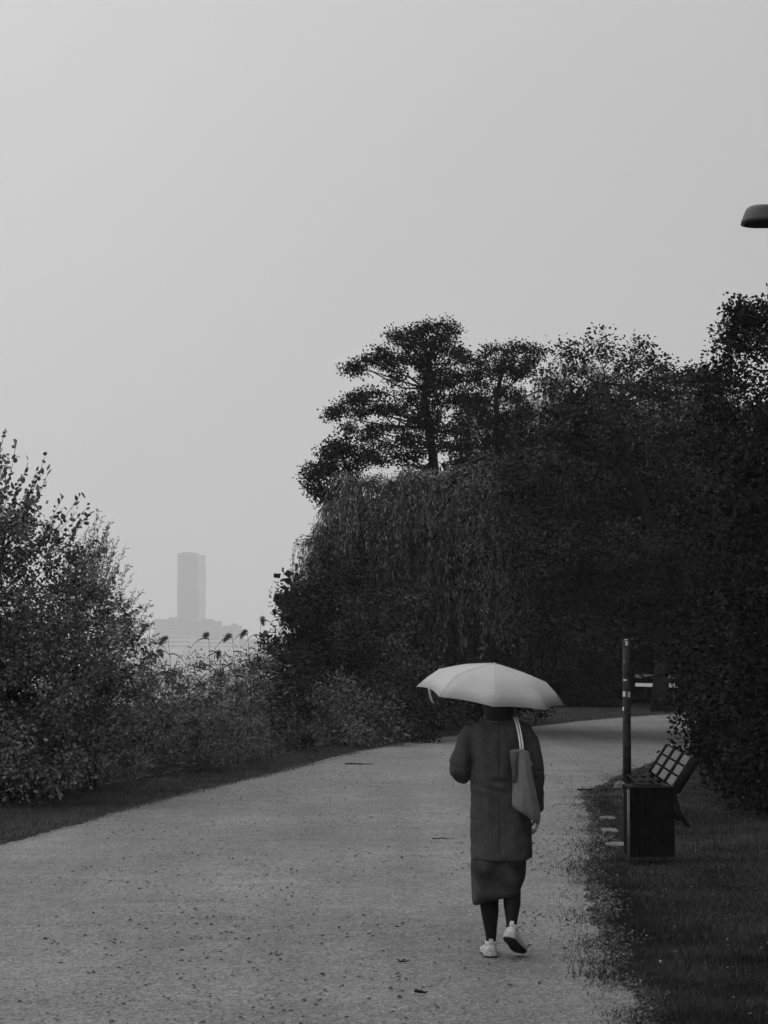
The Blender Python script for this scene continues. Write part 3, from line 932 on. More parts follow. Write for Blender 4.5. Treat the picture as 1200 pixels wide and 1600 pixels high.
def left_bush():
    D = 25.5; r = np.random.default_rng(81)
    xs = [-160, -60, 0, 20, 50, 80, 110, 140, 165, 190, 205]
    tops = [640, 690, 745, 780, 790, 815, 830, 865, 900, 935, 985]
    bot = [1240, 1235, 1228, 1222, 1215, 1210, 1200, 1190, 1150, 1120, 1090]
    cl_ = fill(xs, tops, bot, D, .7, .30, .27, r)
    cl_ += fill([-160, 0, 60, 150], [860, 900, 920, 980], [1200, 1200, 1190, 1180], D + 1.4, .6, .38, .45, r)
    b_ = Vector((-4.5, D + .4, 0))
    tips = [(8, 672, -30, 130), (26, 690, -20, 110), (44, 722, -40, 110), (70, 714, -50, 120), (78, 735, -50, 90), (60, 745, -40, 80), (100, 775, -40, 90), (128, 770, -55, 90), (138, 792, -60, 80), (120, 800, -50, 70), (150, 845, -60, 60), (0, 700, -20, 100), (10, 720, -30, 90), (165, 905, -60, 30), (205, 958, -70, 20), (180, 900, -60, 40), (-10, 660, -20, 100)]
    tips = grow_tips(tips, 60, 183)
    make_tree('shrub', 'large broad-leaved bush at the left edge of the picture', 'bush', b_, [b_, (-4.5, D + .4, 1.2), (-4.6, D + .3, 2.4), (-4.5, D + .3, 3.2)], cl_, M['leaf_left'], (.064, .043), 5.6, .085, 12, 82, .07, 'bushes along the path', True, twig=.003, crownname='foliage', core=110, core_k=.15, more=4.4, limb_k=.3, stem='stem',
        extra=shoots(tips, D, .085, .055, 83, .05, True, .0032, per=1))
left_bush()
def left_willow_shrub():
    D = 28.0; b_ = Vector((at(150, 1100, D).x, D, 0)); r = np.random.default_rng(84)
    cl_ = fill([120, 160, 200, 240], [880, 900, 960, 1020], [1150, 1150, 1150, 1150], D, .5, .3, .27, r)
    tips = [(155, 798, -30, 120), (172, 815, -25, 120), (165, 830, -30, 110), (196, 852, -50, 110), (160, 808, -40, 100), (186, 880, -40, 80), (205, 905, -50, 70), (222, 925, -60, 50), (232, 942, -60, 50), (225, 950, -50, 50), (215, 935, -60, 60), (150, 825, -20, 90), (180, 862, -40, 80), (240, 975, -60, 50), (230, 1000, -60, 50), (235, 960, -60, 60)]
    tips = grow_tips(tips, 90, 184)
    make_tree('shrub', 'thin-leaved shrub with wispy arching twigs right of the large bush', 'bush', b_, [b_, b_ + Vector((0, 0, .8)), b_ + Vector((0, 0, 1.6))], cl_, M['leaf_left'], (.08, .022), 4.5, .1, 12, 85, .012, 'bushes along the path', twig=.002, crownname='foliage', core=60, core_k=.15, more=3.0, limb_k=.3, stem='stem',
        extra=shoots(tips, D, .055, .014, 86, .026, True, .002, per=2))
left_willow_shrub()
shrub('low leafy bush at the foot of the large left bush', 60, 220, [1080, 1060, 1060, 1080, 1110], 1205, 28.5, .4, .24, M['leaf_left'], (.07, .03), 87, 6, .09)
shrub('tangled bush below the far tower', 185, 290, [1012, 1022, 1030, 1036], 1185, 31, .5, .27, M['leaf_left'], (.15, .018), 88, 7, .13)
shrub('rounded bush between two reeds below the skyline', 280, 345, [1032, 1020, 1022, 1042], 1175, 33, .5, .22, M['leaf_left'], (.05, .03), 89, 6, .09)
shrub('bush with long pointed leaves in the middle of the left undergrowth', 335, 420, [1040, 1028, 1022, 1016, 1016], 1170, 35, .5, .27, M['leaf_left'], (.16, .02), 90, 7, .13)
shrub('dense bush between the reeds and the willow', 400, 495, [1010, 1002, 1000, 1010, 1040], 1160, 38, .6, .33, M['leaf_mid'], (.15, .022), 91, 6, .13)
shrub('low grassy bush along the strip below the reeds', 215, 400, [1100, 1085, 1080, 1085, 1090], 1186, 32.5, .4, .22, M['leaf_left'], (.15, .014), 93, 6, .12)

def weeds():
    r = np.random.default_rng(92); n = 42000
    D = 1 / r.uniform(1 / 46, 1 / 22, n)
    inner = XL(D) - np.interp(D, [18, 26, 32, 40, 48], [2.5, 1.8, 1.2, .9, .8])
    off = np.abs(r.normal(size=n)) * .9
    X = inner - off
    z = r.random(n) ** 1.3 * np.minimum(.25 + off * .9, 1.3)
    P = np.c_[X, D, z]
    dr = r.normal(size=(n, 3)); dr[:, 2] = np.abs(dr[:, 2]) * 1.1
    V_, k = leaf_verts(P, dr, .15 * r.uniform(.5, 1.5, n), .014 * r.uniform(.6, 1.5, n), False, r)
    t_ = r.uniform(.5, 1.4, n); t_[r.random(n) < .03] = 2.6
    o = link('undergrowth', raw_mesh('undergrowth', V_, k, t_), M['leaf_left'])
    tag(o, 'tangle of weeds and brambles between the grass strip and the bushes', 'undergrowth', kind='stuff')
weeds()

def reed(px, py, D, lean, label, seed, baselen=2.3, drop=1):
    r = np.random.default_rng(seed)
    top = at(px, py, D)
    base_ = Vector((top.x - lean * .35, D, 0))
    root = empty('reed', base_); tag(root, label, 'reed', 'reeds rising from the left undergrowth')
    t = top - base_
    pts = [Vector((0, 0, 0)), Vector((t.x * .15, 0, t.z * .35)), Vector((t.x * .45, 0, t.z * .7)), Vector((t.x * .85, 0, t.z * .93)), Vector((t.x, 0, t.z))]
    MB().tube(pts, [.006, .005, .0045, .003, .002], 5).build('stem', M['reed'], root)
    # nodding plume: many fine hairs swept to the leaning side
    n = 520
    s_ = r.random((n, 1)) ** .8
    ax = np.array([t.x, 0, t.z])
    d0 = np.array([lean * 1.2, 0, .15]); d1 = np.array([lean * 1.6, 0, -.8 * drop])
    P = ax - np.array([t.x * .02, 0, .04]) + (d0 * s_ + (d1 - d0) * s_ ** 2 * .5) * .24
    wid = .004 + .016 * np.sin(np.clip(s_, 0, 1) * math.pi)
    P = P + r.normal(size=(n, 3)) * wid
    Dd = unit(d0 + (d1 - d0) * s_) + r.normal(size=(n, 3)) * .28 + np.array([0, 0, -.3])
    V_, k = leaf_verts(P, Dd, .06 * r.uniform(.4, 1.2, n), .0045, False, r)
    link('plume', raw_mesh('plume', V_, k, tints(n, .35, .9, r)), M['plume'], root)
    for k_ in range(5):
        f = .98 - k_ * .1 - r.random() * .03
        zz = t.z * f; xx = t.x * f * f
        sgn = 1 if (k_ % 2 == 0) == (lean > 0) else -1
        L_ = r.uniform(.28, .42); w_ = .016
        up = r.uniform(.2, .5)
        ps = []
        for q in np.linspace(0, 1, 6):
            ps.append(Vector((xx + sgn * L_ * q * .8, r.normal() * .0 + L_ * .3 * q * (1 if k_ % 3 else -1), zz + L_ * (up * q - 1.05 * q * q * .9))))
        vv, ff = [], []
        for i_, p in enumerate(ps):
            ww = w_ * (1 - (i_ / 5) ** 2) * .5 + .0008
            vv += [p + Vector((0, ww * .6, ww)), p - Vector((0, ww * .6, ww))]
        ff = [(2 * i_, 2 * i_ + 1, 2 * i_ + 3, 2 * i_ + 2) for i_ in range(5)]
        lf = MB().add(vv, ff).build('leaf', M['reed'], root)
for i, (px, py, D, lean, lab) in enumerate((
    (232, 972, 29, -.25, 'leftmost reed with a narrow plume against the low far buildings'),
    (262, 992, 29.5, -.3, 'reed with a soft drooping plume left of the far tower base'),
    (326, 988, 31, -.12, 'short reed with an upright plume below the pale waterfront building'),
    (344, 1014, 32, -.1, 'low dark reed head just above the bushes'),
    (362, 988, 31, -.3, 'reed with a dark bent plume and hanging leaf'),
    (386, 982, 31.5, -.25, 'reed with a slanting plume left of the dark bush'),
    (408, 962, 33, .1, 'tallest thin reed against the sky by the dark bush'),
    (418, 984, 33, -.2, 'reed leaning against the dark bush at the willow edge'),
    (246, 1012, 30, .2, 'low reed below the leftmost plume'))):
    reed(px, py, D + 2.2, lean, lab, 100 + i, drop=(.2 if i in (2,) else 1))

# ================================================================ person
WX, WY = 0.684, 13.0
def person():
    mb = MB()
    # torso, neck, head
    mb.loft([ellring(0, 0, z, a, b, 20) for z, a, b in ((.80, .12, .09), (.86, .155, .105), (.95, .15, .10), (1.06, .12, .085), (1.18, .135, .095), (1.28, .15, .10), (1.34, .15, .085), (1.375, .09, .06), (1.39, .055, .052))])
    mb.tube([(0, .0, 1.36), (0, .012, 1.41), (0, .02, 1.47)], [.055, .05, .05], 14)
    mb.ball((0, .03, 1.545), (.073, .09, .098), 20, 14)
    mb.ball((0, .065, 1.485), (.048, .052, .05), 14, 10)
    mb.ball((0, .122, 1.528), (.011, .018, .020), 8, 6)          # nose
    mb.ball((0, .115, 1.492), (.022, .010, .007), 8, 6)          # lips
    for s_ in (-1, 1):
        mb.ball((s_ * .075, .03, 1.53), (.010, .016, .028), 8, 6)   # ears
    # arms
    mb.tube([(-.14, 0, 1.335), (-.185, -.01, 1.29), (-.225, -.03, 1.09), (-.17, .12, 1.10), (-.135, .205, 1.13)], [.045, .045, .037, .032, .024], 12)
    mb.tube([(.14, 0, 1.335), (.18, -.01, 1.29), (.216, -.03, 1.09), (.228, -.01, .97), (.230, .02, .865)], [.045, .045, .037, .032, .023], 12)
    # legs
    mb.tube([(-.085, 0, .86), (-.085, .02, .66), (-.075, .03, .47), (-.062, .0, .33), (-.052, -.02, .12), (-.052, -.02, .06)], [.085, .07, .050, .048, .023, .024], 14)
    mb.tube([(.085, 0, .86), (.075, .05, .66), (.065, .06, .49), (.066, -.03, .36), (.062, -.125, .215), (.064, -.13, .16)], [.085, .07, .050, .045, .022, .024], 14)
    # right hand hanging, fingers slightly curled
    def hand(mb, wrist, fwd, across, palm_n, curl):
        fwd = Vector(fwd).normalized(); ac = Vector(across); ac = (ac - fwd * ac.dot(fwd)).normalized(); pn = Vector(palm_n); pn = (pn - fwd * pn.dot(fwd) - ac * pn.dot(ac)).normalized()
        w_ = Vector(wrist)
        mb.tube([w_, w_ + fwd * .03, w_ + fwd * .08], [.021, .026, .03], 12, ey=.6) if False else None
        mb.loft([[w_ + fwd * f + ac * (a * math.cos(t)) + pn * (b * math.sin(t)) for t in [2 * math.pi * k / 14 for k in range(14)]] for f, a, b in ((-.01, .023, .018), (.02, .028, .015), (.05, .037, .014), (.082, .038, .012))])
        for i_, (o_, l_) in enumerate(((-.029, .062), (-.010, .072), (.010, .067), (.028, .052))):
            p = w_ + fwd * .075 + ac * o_
            d = fwd.copy(); pts = [p]
            for sgm, k in ((.45, 0), (.3, 1), (.25, 2)):
                ang = curl * (.6 + .2 * k) + .06 * i_
                d = (d * math.cos(ang) + pn * math.sin(ang)).normalized() if k == 0 else (d * math.cos(ang) + (pn - d * pn.dot(d)).normalized() * math.sin(ang)).normalized()
                p = p + d * l_ * sgm * 1.05; pts.append(p)
            mb.tube(pts, [.0088, .0082, .0075, .006], 8)
        p = w_ + fwd * .02 - ac * .024
        pts = [p, p + fwd * .025 - ac * .02 + pn * .008, p + fwd * .052 - ac * .022 + pn * .022, p + fwd * .075 - ac * .014 + pn * .032]
        mb.tube(pts, [.013, .011, .0095, .007], 8)
    hand(mb, (.232, .025, .862), (-.03, .0, -1), (0, -1, .0), (-1, 0, 0), .28)
    hand(mb, (-.135, .215, 1.135), (.35, .9, .1), (0, -.1, 1), (1, -.35, 0), 1.25)
    body = remeshed(mb, 'person', M['skin'], None, .0045, 2)
    body.location = (WX, WY, 0)
    tag(body, 'person walking away under a pale umbrella in a dark coat, slanting skirt and white shoes', 'person')
    # eyes
    for s_ in (-1, 1):
        MB().ball((s_ * .029, .108, 1.545), .0115, 10, 8).build('eye', M['whitepaint'], body, True)
    # hair: chin-length bob
    h = MB()
    h.loft([ellring(0, cy, z, a, b, 28, 2.1) for z, cy, a, b in ((1.375, -.02, .058, .045), (1.40, -.02, .075, .06), (1.45, -.01, .09, .085), (1.52, .005, .094, .098), (1.58, .015, .09, .098), (1.62, .02, .072, .08), (1.65, .02, .04, .045))])
    h.ball((0, .02, 1.625), (.06, .07, .035), 16, 8)
    remeshed(h, 'hair', M['hair'], body, .008, 3, lambda p: .004 * noise.noise(Vector((p[0] * 90, p[1] * 90, p[2] * 12))))
    # tights
    t = MB()
    t.tube([(-.085, 0, .84), (-.085, .02, .66), (-.072, .03, .47), (-.062, .0, .34), (-.058, -.006, .27), (-.053, -.015, .16), (-.052, -.02, .11), (-.052, -.014, .05)], [.09, .075, .056, .0575, .053, .036, .030, .032], 18)
    t.tube([(.085, 0, .84), (.075, .05, .66), (.068, .06, .50), (.072, -.02, .385), (.070, -.06, .32), (.065, -.115, .235), (.062, -.135, .185), (.066, -.125, .14)], [.09, .075, .056, .054, .051, .035, .029, .031], 18)
    remeshed(t, 'tights', M['tights'], body, .007, 2)
    # coat: body and sleeves in one cloth
    c = MB()
    rings = [(.582, .013, -.0, .186, .15), (.60, .013, 0, .188, .152), (.70, .012, 0, .186, .148), (.82, .008, 0, .182, .142), (.92, .005, 0, .176, .135), (1.02, .0, 0, .165, .125), (1.12, .0, 0, .163, .12), (1.22, -.003, 0, .172, .12), (1.30, -.004, 0, .182, .118), (1.345, -.004, 0, .178, .108), (1.372, -.003, 0, .15, .09), (1.392, 0, 0, .105, .075), (1.41, 0, 0, .078, .068), (1.435, 0, .005, .072, .066)]
    c.loft([ellring(cx, cy, z, a, b, 40, 2.4) for z, cx, cy, a, b in rings])
    c.tube([(-.10, 0, 1.33), (-.165, -.005, 1.325), (-.20, -.015, 1.25), (-.228, -.03, 1.16), (-.242, -.035, 1.10), (-.225, .0, 1.075), (-.185, .10, 1.095), (-.14, .20, 1.13)], [.058, .060, .056, .052, .050, .050, .046, .042], 20)
    c.tube([(.10, 0, 1.33), (.155, -.005, 1.325), (.19, -.015, 1.25), (.206, -.03, 1.16), (.218, -.035, 1.08), (.227, -.025, .99), (.231, .0, .92), (.231, .02, .862)], [.058, .059, .053, .048, .044, .041, .038, .034], 20)
    def folds(p):
        x, y, z = p
        v = .016 * noise.noise(Vector((x * 8, y * 8, z * 2.2)))
        v += .011 * noise.noise(Vector((x * 20, y * 14, z * 5 + x * 6)))
        v += .006 * noise.noise(Vector((x * 14 + z * 9, y * 8, z * 16 - x * 10)))
        # cloth bunched across the small of the back
        v += .008 * math.exp(-((z - 1.03 - .35 * x) / .06) ** 2) * math.sin((z - 1.0 + .35 * (x + .02) + .02 * noise.noise(Vector((x * 12, 0, z * 8)))) * 90) * math.exp(-(x / .13) ** 2)
        v += .007 * math.exp(-((x + .0) / .007) ** 2) * (-1 if y < 0 and z > .62 else 0)
        e = math.exp(-((z - 1.10) / .05) ** 2) * (1 if abs(x) > .18 else 0)
        return v + e * .008 * noise.noise(Vector((x * 10, y * 12, z * 38)))
    coat = remeshed(c, 'coat', M['wool'], body, .008, 4, folds)
    col = MB()
    rr = []
    for z, a, b in ((1.385, .094, .085), (1.41, .085, .078), (1.44, .078, .072), (1.446, .074, .068), (1.44, .07, .064), (1.41, .07, .064)):
        rr.append(ellring(0, .004, z, a, b, 28))
    col.loft(rr, cap=False).build('collar', M['wool'], coat, True)
    # buttons of the front, cuffs
    for k in range(4):
        MB().ball((.02, .145 - .006 * k, 1.22 - .15 * k), (.011, .006, .011), 10, 6).build('button', M['black'], coat, True)
    # skirt with slanting hem
    n = 44; rings = []
    for f in np.linspace(0, 1, 12):
        ring = []
        for k in range(n):
            a = 2 * math.pi * k / n
            x = math.cos(a); y = math.sin(a)
            lx = -.150 - .018 * min(f * 3, 1) + .010 * f * f; rx2 = .145 + .018 * min(f * 3, 1) - .02 * f ** 1.2 - .03 * max(0, f - .7) / .3
            cx = (lx + rx2) / 2; hx = (rx2 - lx) / 2
            X = cx + hx * math.copysign(abs(x) ** .7, x)
            zh = .318 + .058 * (X + .16) / .27 + .004 * math.sin(a * 3)
            z = .70 * (1 - f) + zh * f
            Y = y * (.10 + .02 * min(f * 3, 1) - .01 * f) + .012 * math.sin(a * 4 + f * 2) * f
            ring.append(Vector((X, Y - .01, z)))
        rings.append(ring)
    me_ = MB().loft(rings, cap=False)
    for i_ in range(len(me_.v)):
        p = Vector(me_.v[i_]); q = (noise.noise(p * 8.5) * .042 + noise.noise(Vector((p.x * 20, p.y * 9, p.z * 7))) * .010) * min(1, max(0, (.60 - p.z) / .12))
        me_.v[i_] = (p.x + .2 * q, p.y + q, p.z)
    sk = me_.build('skirt', M['skirt'], body, True)
    so = sk.modifiers.new('s', 'SOLIDIFY'); so.thickness = .003
    # shoes
    def shoe(mtx, side):
        # outline along the foot: y, centre x, half width, instep height
        prof = [(-.035, 0, .022, .062), (-.025, 0, .031, .078), (.0, 0, .036, .082), (.03, .001, .037, .078), (.07, .003, .036, .074), (.11, .006, .039, .062), (.15, .009, .044, .047), (.18, .009, .044, .038), (.205, .006, .036, .032), (.222, .003, .022, .024)]
        def ringu(y, cx, hw, h_, k=18):
            out_ = []
            for q in range(k):
                a = 2 * math.pi * q / k
                cz = max(math.sin(a), -.2)
                out_.append(Vector((side * cx + hw * math.copysign(abs(math.cos(a)) ** .8, math.cos(a)) * (1 - .14 * max(0, math.sin(a))), y, .026 + max(0, math.sin(a)) ** .8 * (h_ - .026))))
            return out_
        up = MB().loft([ringu(*p) for p in prof])
        up.v = [tuple(mtx @ Vector(p)) for p in up.v]
        u = up.build('shoe', M['shoe'], body, True)
        def sole(z0, z1, gw):
            rings_ = []
            for z in (z0, z1):
                ring = []
                for y, cx, hw, h_ in prof: ring.append(Vector((side * cx + hw + gw, y, z)))
                ring.append(Vector((0, prof[-1][0] + .006 + gw, z)))
                for y, cx, hw, h_ in reversed(prof): ring.append(Vector((side * cx - hw - gw, y, z)))
                ring.append(Vector((0, prof[0][0] - .006 - gw, z)))
                rings_.append(list(reversed(ring)))
            s2 = MB().loft(rings_); s2.v = [tuple(mtx @ Vector(p)) for p in s2.v]; return s2
        bevel(sole(.008, .032, .004).build('sole', M['sole'], u), .003)
        sole(.0, .008, .001).build('outsole', M['outsole'], u)
        tb = MB().box((0, -.031, .090), (.024, .006, .026)); tb.v = [tuple(mtx @ Vector(p)) for p in tb.v]
        bevel(tb.build('heel_tab', M['shoe'], u), .002)
        cr = MB().loft([[mtx @ Vector((math.cos(a) * (.032 + .001 * e), .006 + math.sin(a) * (.038 - .001 * e), .060 + .028 * e)) for a in [2 * math.pi * q / 18 for q in range(18)]] for e in (0, 1)], cap=False)
        co_ = cr.build('ankle_collar', M['shoe'], u, True); s3 = co_.modifiers.new('s', 'SOLIDIFY'); s3.thickness = .006
        lc = MB()
        for k in range(4):
            yy = .06 + k * .02; zz = .078 - k * .008
            lc.tube([mtx @ Vector((side * .004 - .02, yy, zz)), mtx @ Vector((side * .004, yy + .003, zz + .008)), mtx @ Vector((side * .004 + .02, yy, zz))], .0022, 6)
        for e in ((.045, -.012, .105), (.02, .06, .11)):
            lc.tube([mtx @ Vector((side * .006, .052, .088)), mtx @ Vector((side * (.006 + e[0] * .6), .052 + e[1] * .5, .105)), mtx @ Vector((side * (.012 + e[0]), .052 + e[1], e[2] - .012))], .0028, 6)
        lc.build('laces', M['sole'], u, True)
    shoe(Matrix.Translation((-.053, -.02, .009)) @ Matrix.Rotation(R(-1), 4, 'Z') @ Matrix.Scale(1.06, 4), -1)
    mt = Matrix.Translation((.063, -.140, .172)) @ Matrix.Rotation(R(-18), 4, 'Z') @ Matrix.Rotation(R(-25), 4, 'X') @ Matrix.Rotation(R(6), 4, 'Y') @ Matrix.Translation((0, .0, -.055)) @ Matrix.Scale(1.06, 4)
    shoe(mt, 1)
    return body
person()

def tote():
    root = empty('tote_bag', (WX + .14, WY - .17, .86))
    tag(root, 'soft grey cloth bag on a pale strap over the right shoulder of the person', 'bag')
    o0 = Vector((.14, -.17, .86))
    rows = [(1.235, .105, .052, .022), (1.21, .112, .060, .028), (1.15, .122, .058, .036), (1.08, .13, .060, .045), (1.02, .137, .066, .052), (.96, .142, .076, .058), (.90, .148, .084, .058), (.865, .152, .083, .05), (.845, .158, .070, .035), (.83, .17, .05, .018)]
    rings = []
    for z, cx, hw, hd in rows:
        ring = []
        for k in range(28):
            a = 2 * math.pi * k / 28
            x = math.cos(a); y = math.sin(a)
            f = 1 + .10 * math.sin(a * 5 + z * 6) * (1.3 - z) 
            zz = z - .035 * x * max(0, (1.0 - z)) / .15
            ring.append(Vector((cx + hw * x, -.165 + hd * y * f, zz)) - o0)
        rings.append(ring)
    b = MB().loft(rings)
    for i_ in range(len(b.v)):
        p = Vector(b.v[i_]); q = noise.noise(Vector((p.x * 34 + p.z * 5, p.y * 12, p.z * 3))) * .018
        b.v[i_] = (p.x, p.y + q, p.z)
    bg_ = b.build('bag_body', M['bag'], root, True)
    s_ = bg_.modifiers.new('sub', 'SUBSURF'); s_.levels = 2; s_.render_levels = 2
    # darker folded upper panel at the left
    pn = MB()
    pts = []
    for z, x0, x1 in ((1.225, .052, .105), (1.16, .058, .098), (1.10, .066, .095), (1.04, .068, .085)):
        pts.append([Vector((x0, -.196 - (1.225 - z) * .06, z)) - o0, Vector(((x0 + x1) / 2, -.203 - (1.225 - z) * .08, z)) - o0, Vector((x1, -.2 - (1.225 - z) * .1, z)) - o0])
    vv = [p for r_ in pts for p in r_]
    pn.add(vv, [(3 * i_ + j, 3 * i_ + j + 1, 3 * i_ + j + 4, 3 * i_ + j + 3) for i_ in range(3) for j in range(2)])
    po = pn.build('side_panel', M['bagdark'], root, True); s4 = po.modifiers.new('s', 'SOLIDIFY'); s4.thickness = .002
    # two strap bands: up the back, over the shoulder and down to the front
    def band(off, wd, name='strap'):
        path = [(.121 + off, -.187, 1.232), (.119 + off, -.168, 1.27), (.112 + off, -.148, 1.32), (.103 + off, -.128, 1.37), (.094 + off, -.09, 1.405), (.09 + off, -.04, 1.418), (.092 + off, .03, 1.412), (.1 + off, .09, 1.38), (.12 + off, .125, 1.31), (.15 + off, .125, 1.2)]
        vv = []
        for i_, p in enumerate(path):
            a = Vector(path[max(0, i_ - 1)]); c_ = Vector(path[min(len(path) - 1, i_ + 1)])
            t_ = (c_ - a).normalized(); sd_ = Vector((1, 0, 0)); sd_ = (sd_ - t_ * sd_.dot(t_)).normalized()
            p = Vector(p) - o0
            w_ = wd * (1 - .35 * min(i_ / 4, 1))
            vv += [p - sd_ * w_ / 2, p + sd_ * w_ / 2]
        o = MB().add(vv, [(2 * i_, 2 * i_ + 1, 2 * i_ + 3, 2 * i_ + 2) for i_ in range(len(path) - 1)]).build(name, M['strap'], root, True)
        s5 = o.modifiers.new('s', 'SOLIDIFY'); s5.thickness = .003; s5.offset = 0
    band(-.004, .013); band(.0105, .011)
tote()

def cloth():
    m = M['brolly']; t = m.node_tree; b = t.nodes['Principled BSDF']; o = t.nodes['Material Output']
    tr_ = t.nodes.new('ShaderNodeBsdfTranslucent'); tr_.inputs[0].default_value = (.62, .62, .62, 1)
    mi = t.nodes.new('ShaderNodeMixShader'); mi.inputs[0].default_value = .45
    t.links.new(b.outputs[0], mi.inputs[1]); t.links.new(tr_.outputs[0], mi.inputs[2]); t.links.new(mi.outputs[0], o.inputs[0])
cloth()
def umbrella():
    apex = Vector((.666, 13.17, 1.733))
    ax = Vector((math.sin(R(7.2)), -math.sin(R(7.0)), 1.0)).normalized()
    q = Vector((0, 0, 1)).rotation_difference(ax)
    base_ = apex - ax * .70
    root = empty('umbrella', base_)
    root.rotation_mode = 'QUATERNION'; root.rotation_quaternion = q
    tag(root, 'pale grey umbrella with a flat polygonal canopy hiding the head of the person', 'umbrella')
    H = .70
    prof = [(0, .0), (.03, .0015), (.12, .020), (.225, .043), (.325, .073), (.39, .13), (.449, .196)]
    nr = 8; sub = 6
    V_, F_ = [], []
    V_.append((0, 0, H))
    for (r_, d_) in prof[1:]:
        for k in range(nr):
            for s_ in range(sub):
                t = s_ / sub
                a0 = 2 * math.pi * k / nr; a1 = 2 * math.pi * (k + 1) / nr
                p0 = Vector((math.cos(a0), math.sin(a0))) * r_; p1 = Vector((math.cos(a1), math.sin(a1))) * r_
                p = p0.lerp(p1, t)
                sag = math.sin(math.pi * t)
                p *= 1 - .035 * sag * (r_ / .449) ** 2
                dd = d_ - .006 * sag * (r_ / .449)
                if k in (3, 4) and r_ > .44:            # slack panel near the strap
                    dd -= .012 * sag
                V_.append((p.x, p.y, H - dd))
    n = nr * sub
    for k in range(n): F_.append((0, 1 + k, 1 + (k + 1) % n))
    for i_ in range(len(prof) - 2):
        for k in range(n):
            a = 1 + i_ * n + k; b = 1 + i_ * n + (k + 1) % n
            F_.append((a, a + n, b + n, b))
    me_ = MB().add(V_, F_)
    can = me_.build('canopy', M['brolly'], root, True)
    so = can.modifiers.new('s', 'SOLIDIFY'); so.thickness = .0012
    for k in range(nr):
        a = 2 * math.pi * k / nr
        pts = [Vector((math.cos(a) * r_, math.sin(a) * r_, H - d_ - .005)) for r_, d_ in prof]
        MB().tube(pts, .0018, 6).build('rib', M['metal'], root, True)
        MB().tube([Vector((math.cos(a) * r_, math.sin(a) * r_, H - d_ + .0008)) for r_, d_ in prof], .0013, 6).build('seam', M['brolly'], can, True)
        MB().tube([Vector((math.cos(a) * .012, math.sin(a) * .012, H - .16)), Vector((math.cos(a) * .22, math.sin(a) * .22, H - .05))], .0016, 6).build('strut', M['metal'], root, True)
    MB().tube([(0, 0, .06), (0, 0, H - .002)], .005, 12).build('shaft', M['metal'], root, True)
    MB().tube([(0, 0, -.03), (0, 0, -.02), (0, 0, .05), (0, 0, .075)], [.012, .016, .015, .008], 16).build('handle', M['black'], root, True)
    MB().tube([(0, 0, H), (0, 0, H + .004), (0, 0, H + .007)], [.012, .011, .004], 12).build('tip', M['brolly'], root, True)
    # closing strap hanging from the left rim
    a = 2 * math.pi * 4.42 / nr
    p = Vector((math.cos(a) * .40, math.sin(a) * .40, H - .178))
    vv = []
    for i_, (dx, dz, w_) in enumerate(((0.0, .012, .016), (.004, -.01, .017), (.014, -.04, .017), (.026, -.068, .018), (.036, -.082, .018), (.04, -.088, .012))):
        c_ = p + Vector((dx, -.012, dz)); vv += [c_ + Vector((-w_ / 2, 0, .003)), c_ + Vector((w_ / 2, 0, -.003))]
    st = MB().add(vv, [(2 * i_, 2 * i_ + 1, 2 * i_ + 3, 2 * i_ + 2) for i_ in range(5)]).build('closing_strap', M['strapcloth'], root, True)
    s5 = st.modifiers.new('s', 'SOLIDIFY'); s5.thickness = .002
umbrella()

# ================================================================ right side furniture
def bench():
    root = empty('park_bench', (3.02, 23.65, 0), math.atan2(-.12, 2.9))
    tag(root, 'park bench with three weathered backrest sections and black iron frames, facing the path', 'bench')
    # local: y along the bench, -x is the front
    Ls = 2.9
    fr = [-Ls / 2 + .0, -Ls / 6 + .0, Ls / 6 + .02, Ls / 2]
    tilt = R(33)
    def back_pt(t, off=0):      # t = metres up the backrest from the seat
        return Vector((-.02 + math.sin(tilt) * t + math.cos(tilt) * off, 0, .42 + math.cos(tilt) * t - math.sin(tilt) * off))
    for k in range(3):
        y0, y1 = fr[k] + .10, fr[k + 1] - .26
        for j in range(3):
            c = back_pt(.05 + j * .122)
            b = MB().box((c.x, (y0 + y1) / 2, c.z), (.032, y1 - y0, .102), Matrix.Rotation(tilt, 3, 'Y'))
            bevel(b.build('back_slat', M['slat'], root), .006)
    for j in range(3):
        x = -.28 + j * .1
        b = MB().box((x, 0, .372), (.022, Ls - .1, .016)); bevel(b.build('seat_slat', M['iron'], root), .005)
    for y in fr:
        m = MB()
        pts = [back_pt(.37, .03), back_pt(.24, .055), back_pt(.12, .055), back_pt(.0, .05), Vector((-.02, 0, .34)), Vector((.03, 0, .17)), Vector((.12, 0, .0))]
        m.tube([p + Vector((0, y, 0)) for p in pts[3:]], [.03, .026, .02, .025], 8, ey=.8)
        c = back_pt(.165, .025); m.box((c.x, y - .05, c.z), (.10, .07, .38), Matrix.Rotation(tilt, 3, 'Y'))
        pts = [Vector((-.02, y, .36)), Vector((-.15, y, .352)), Vector((-.3, y, .355)), Vector((-.27, y, .2)), Vector((-.31, y, .0))]
        m.tube(pts, [.02, .016, .02, .016, .02], 8, ey=.7)
        m.build('frame', M['iron'], root, True)
bench()

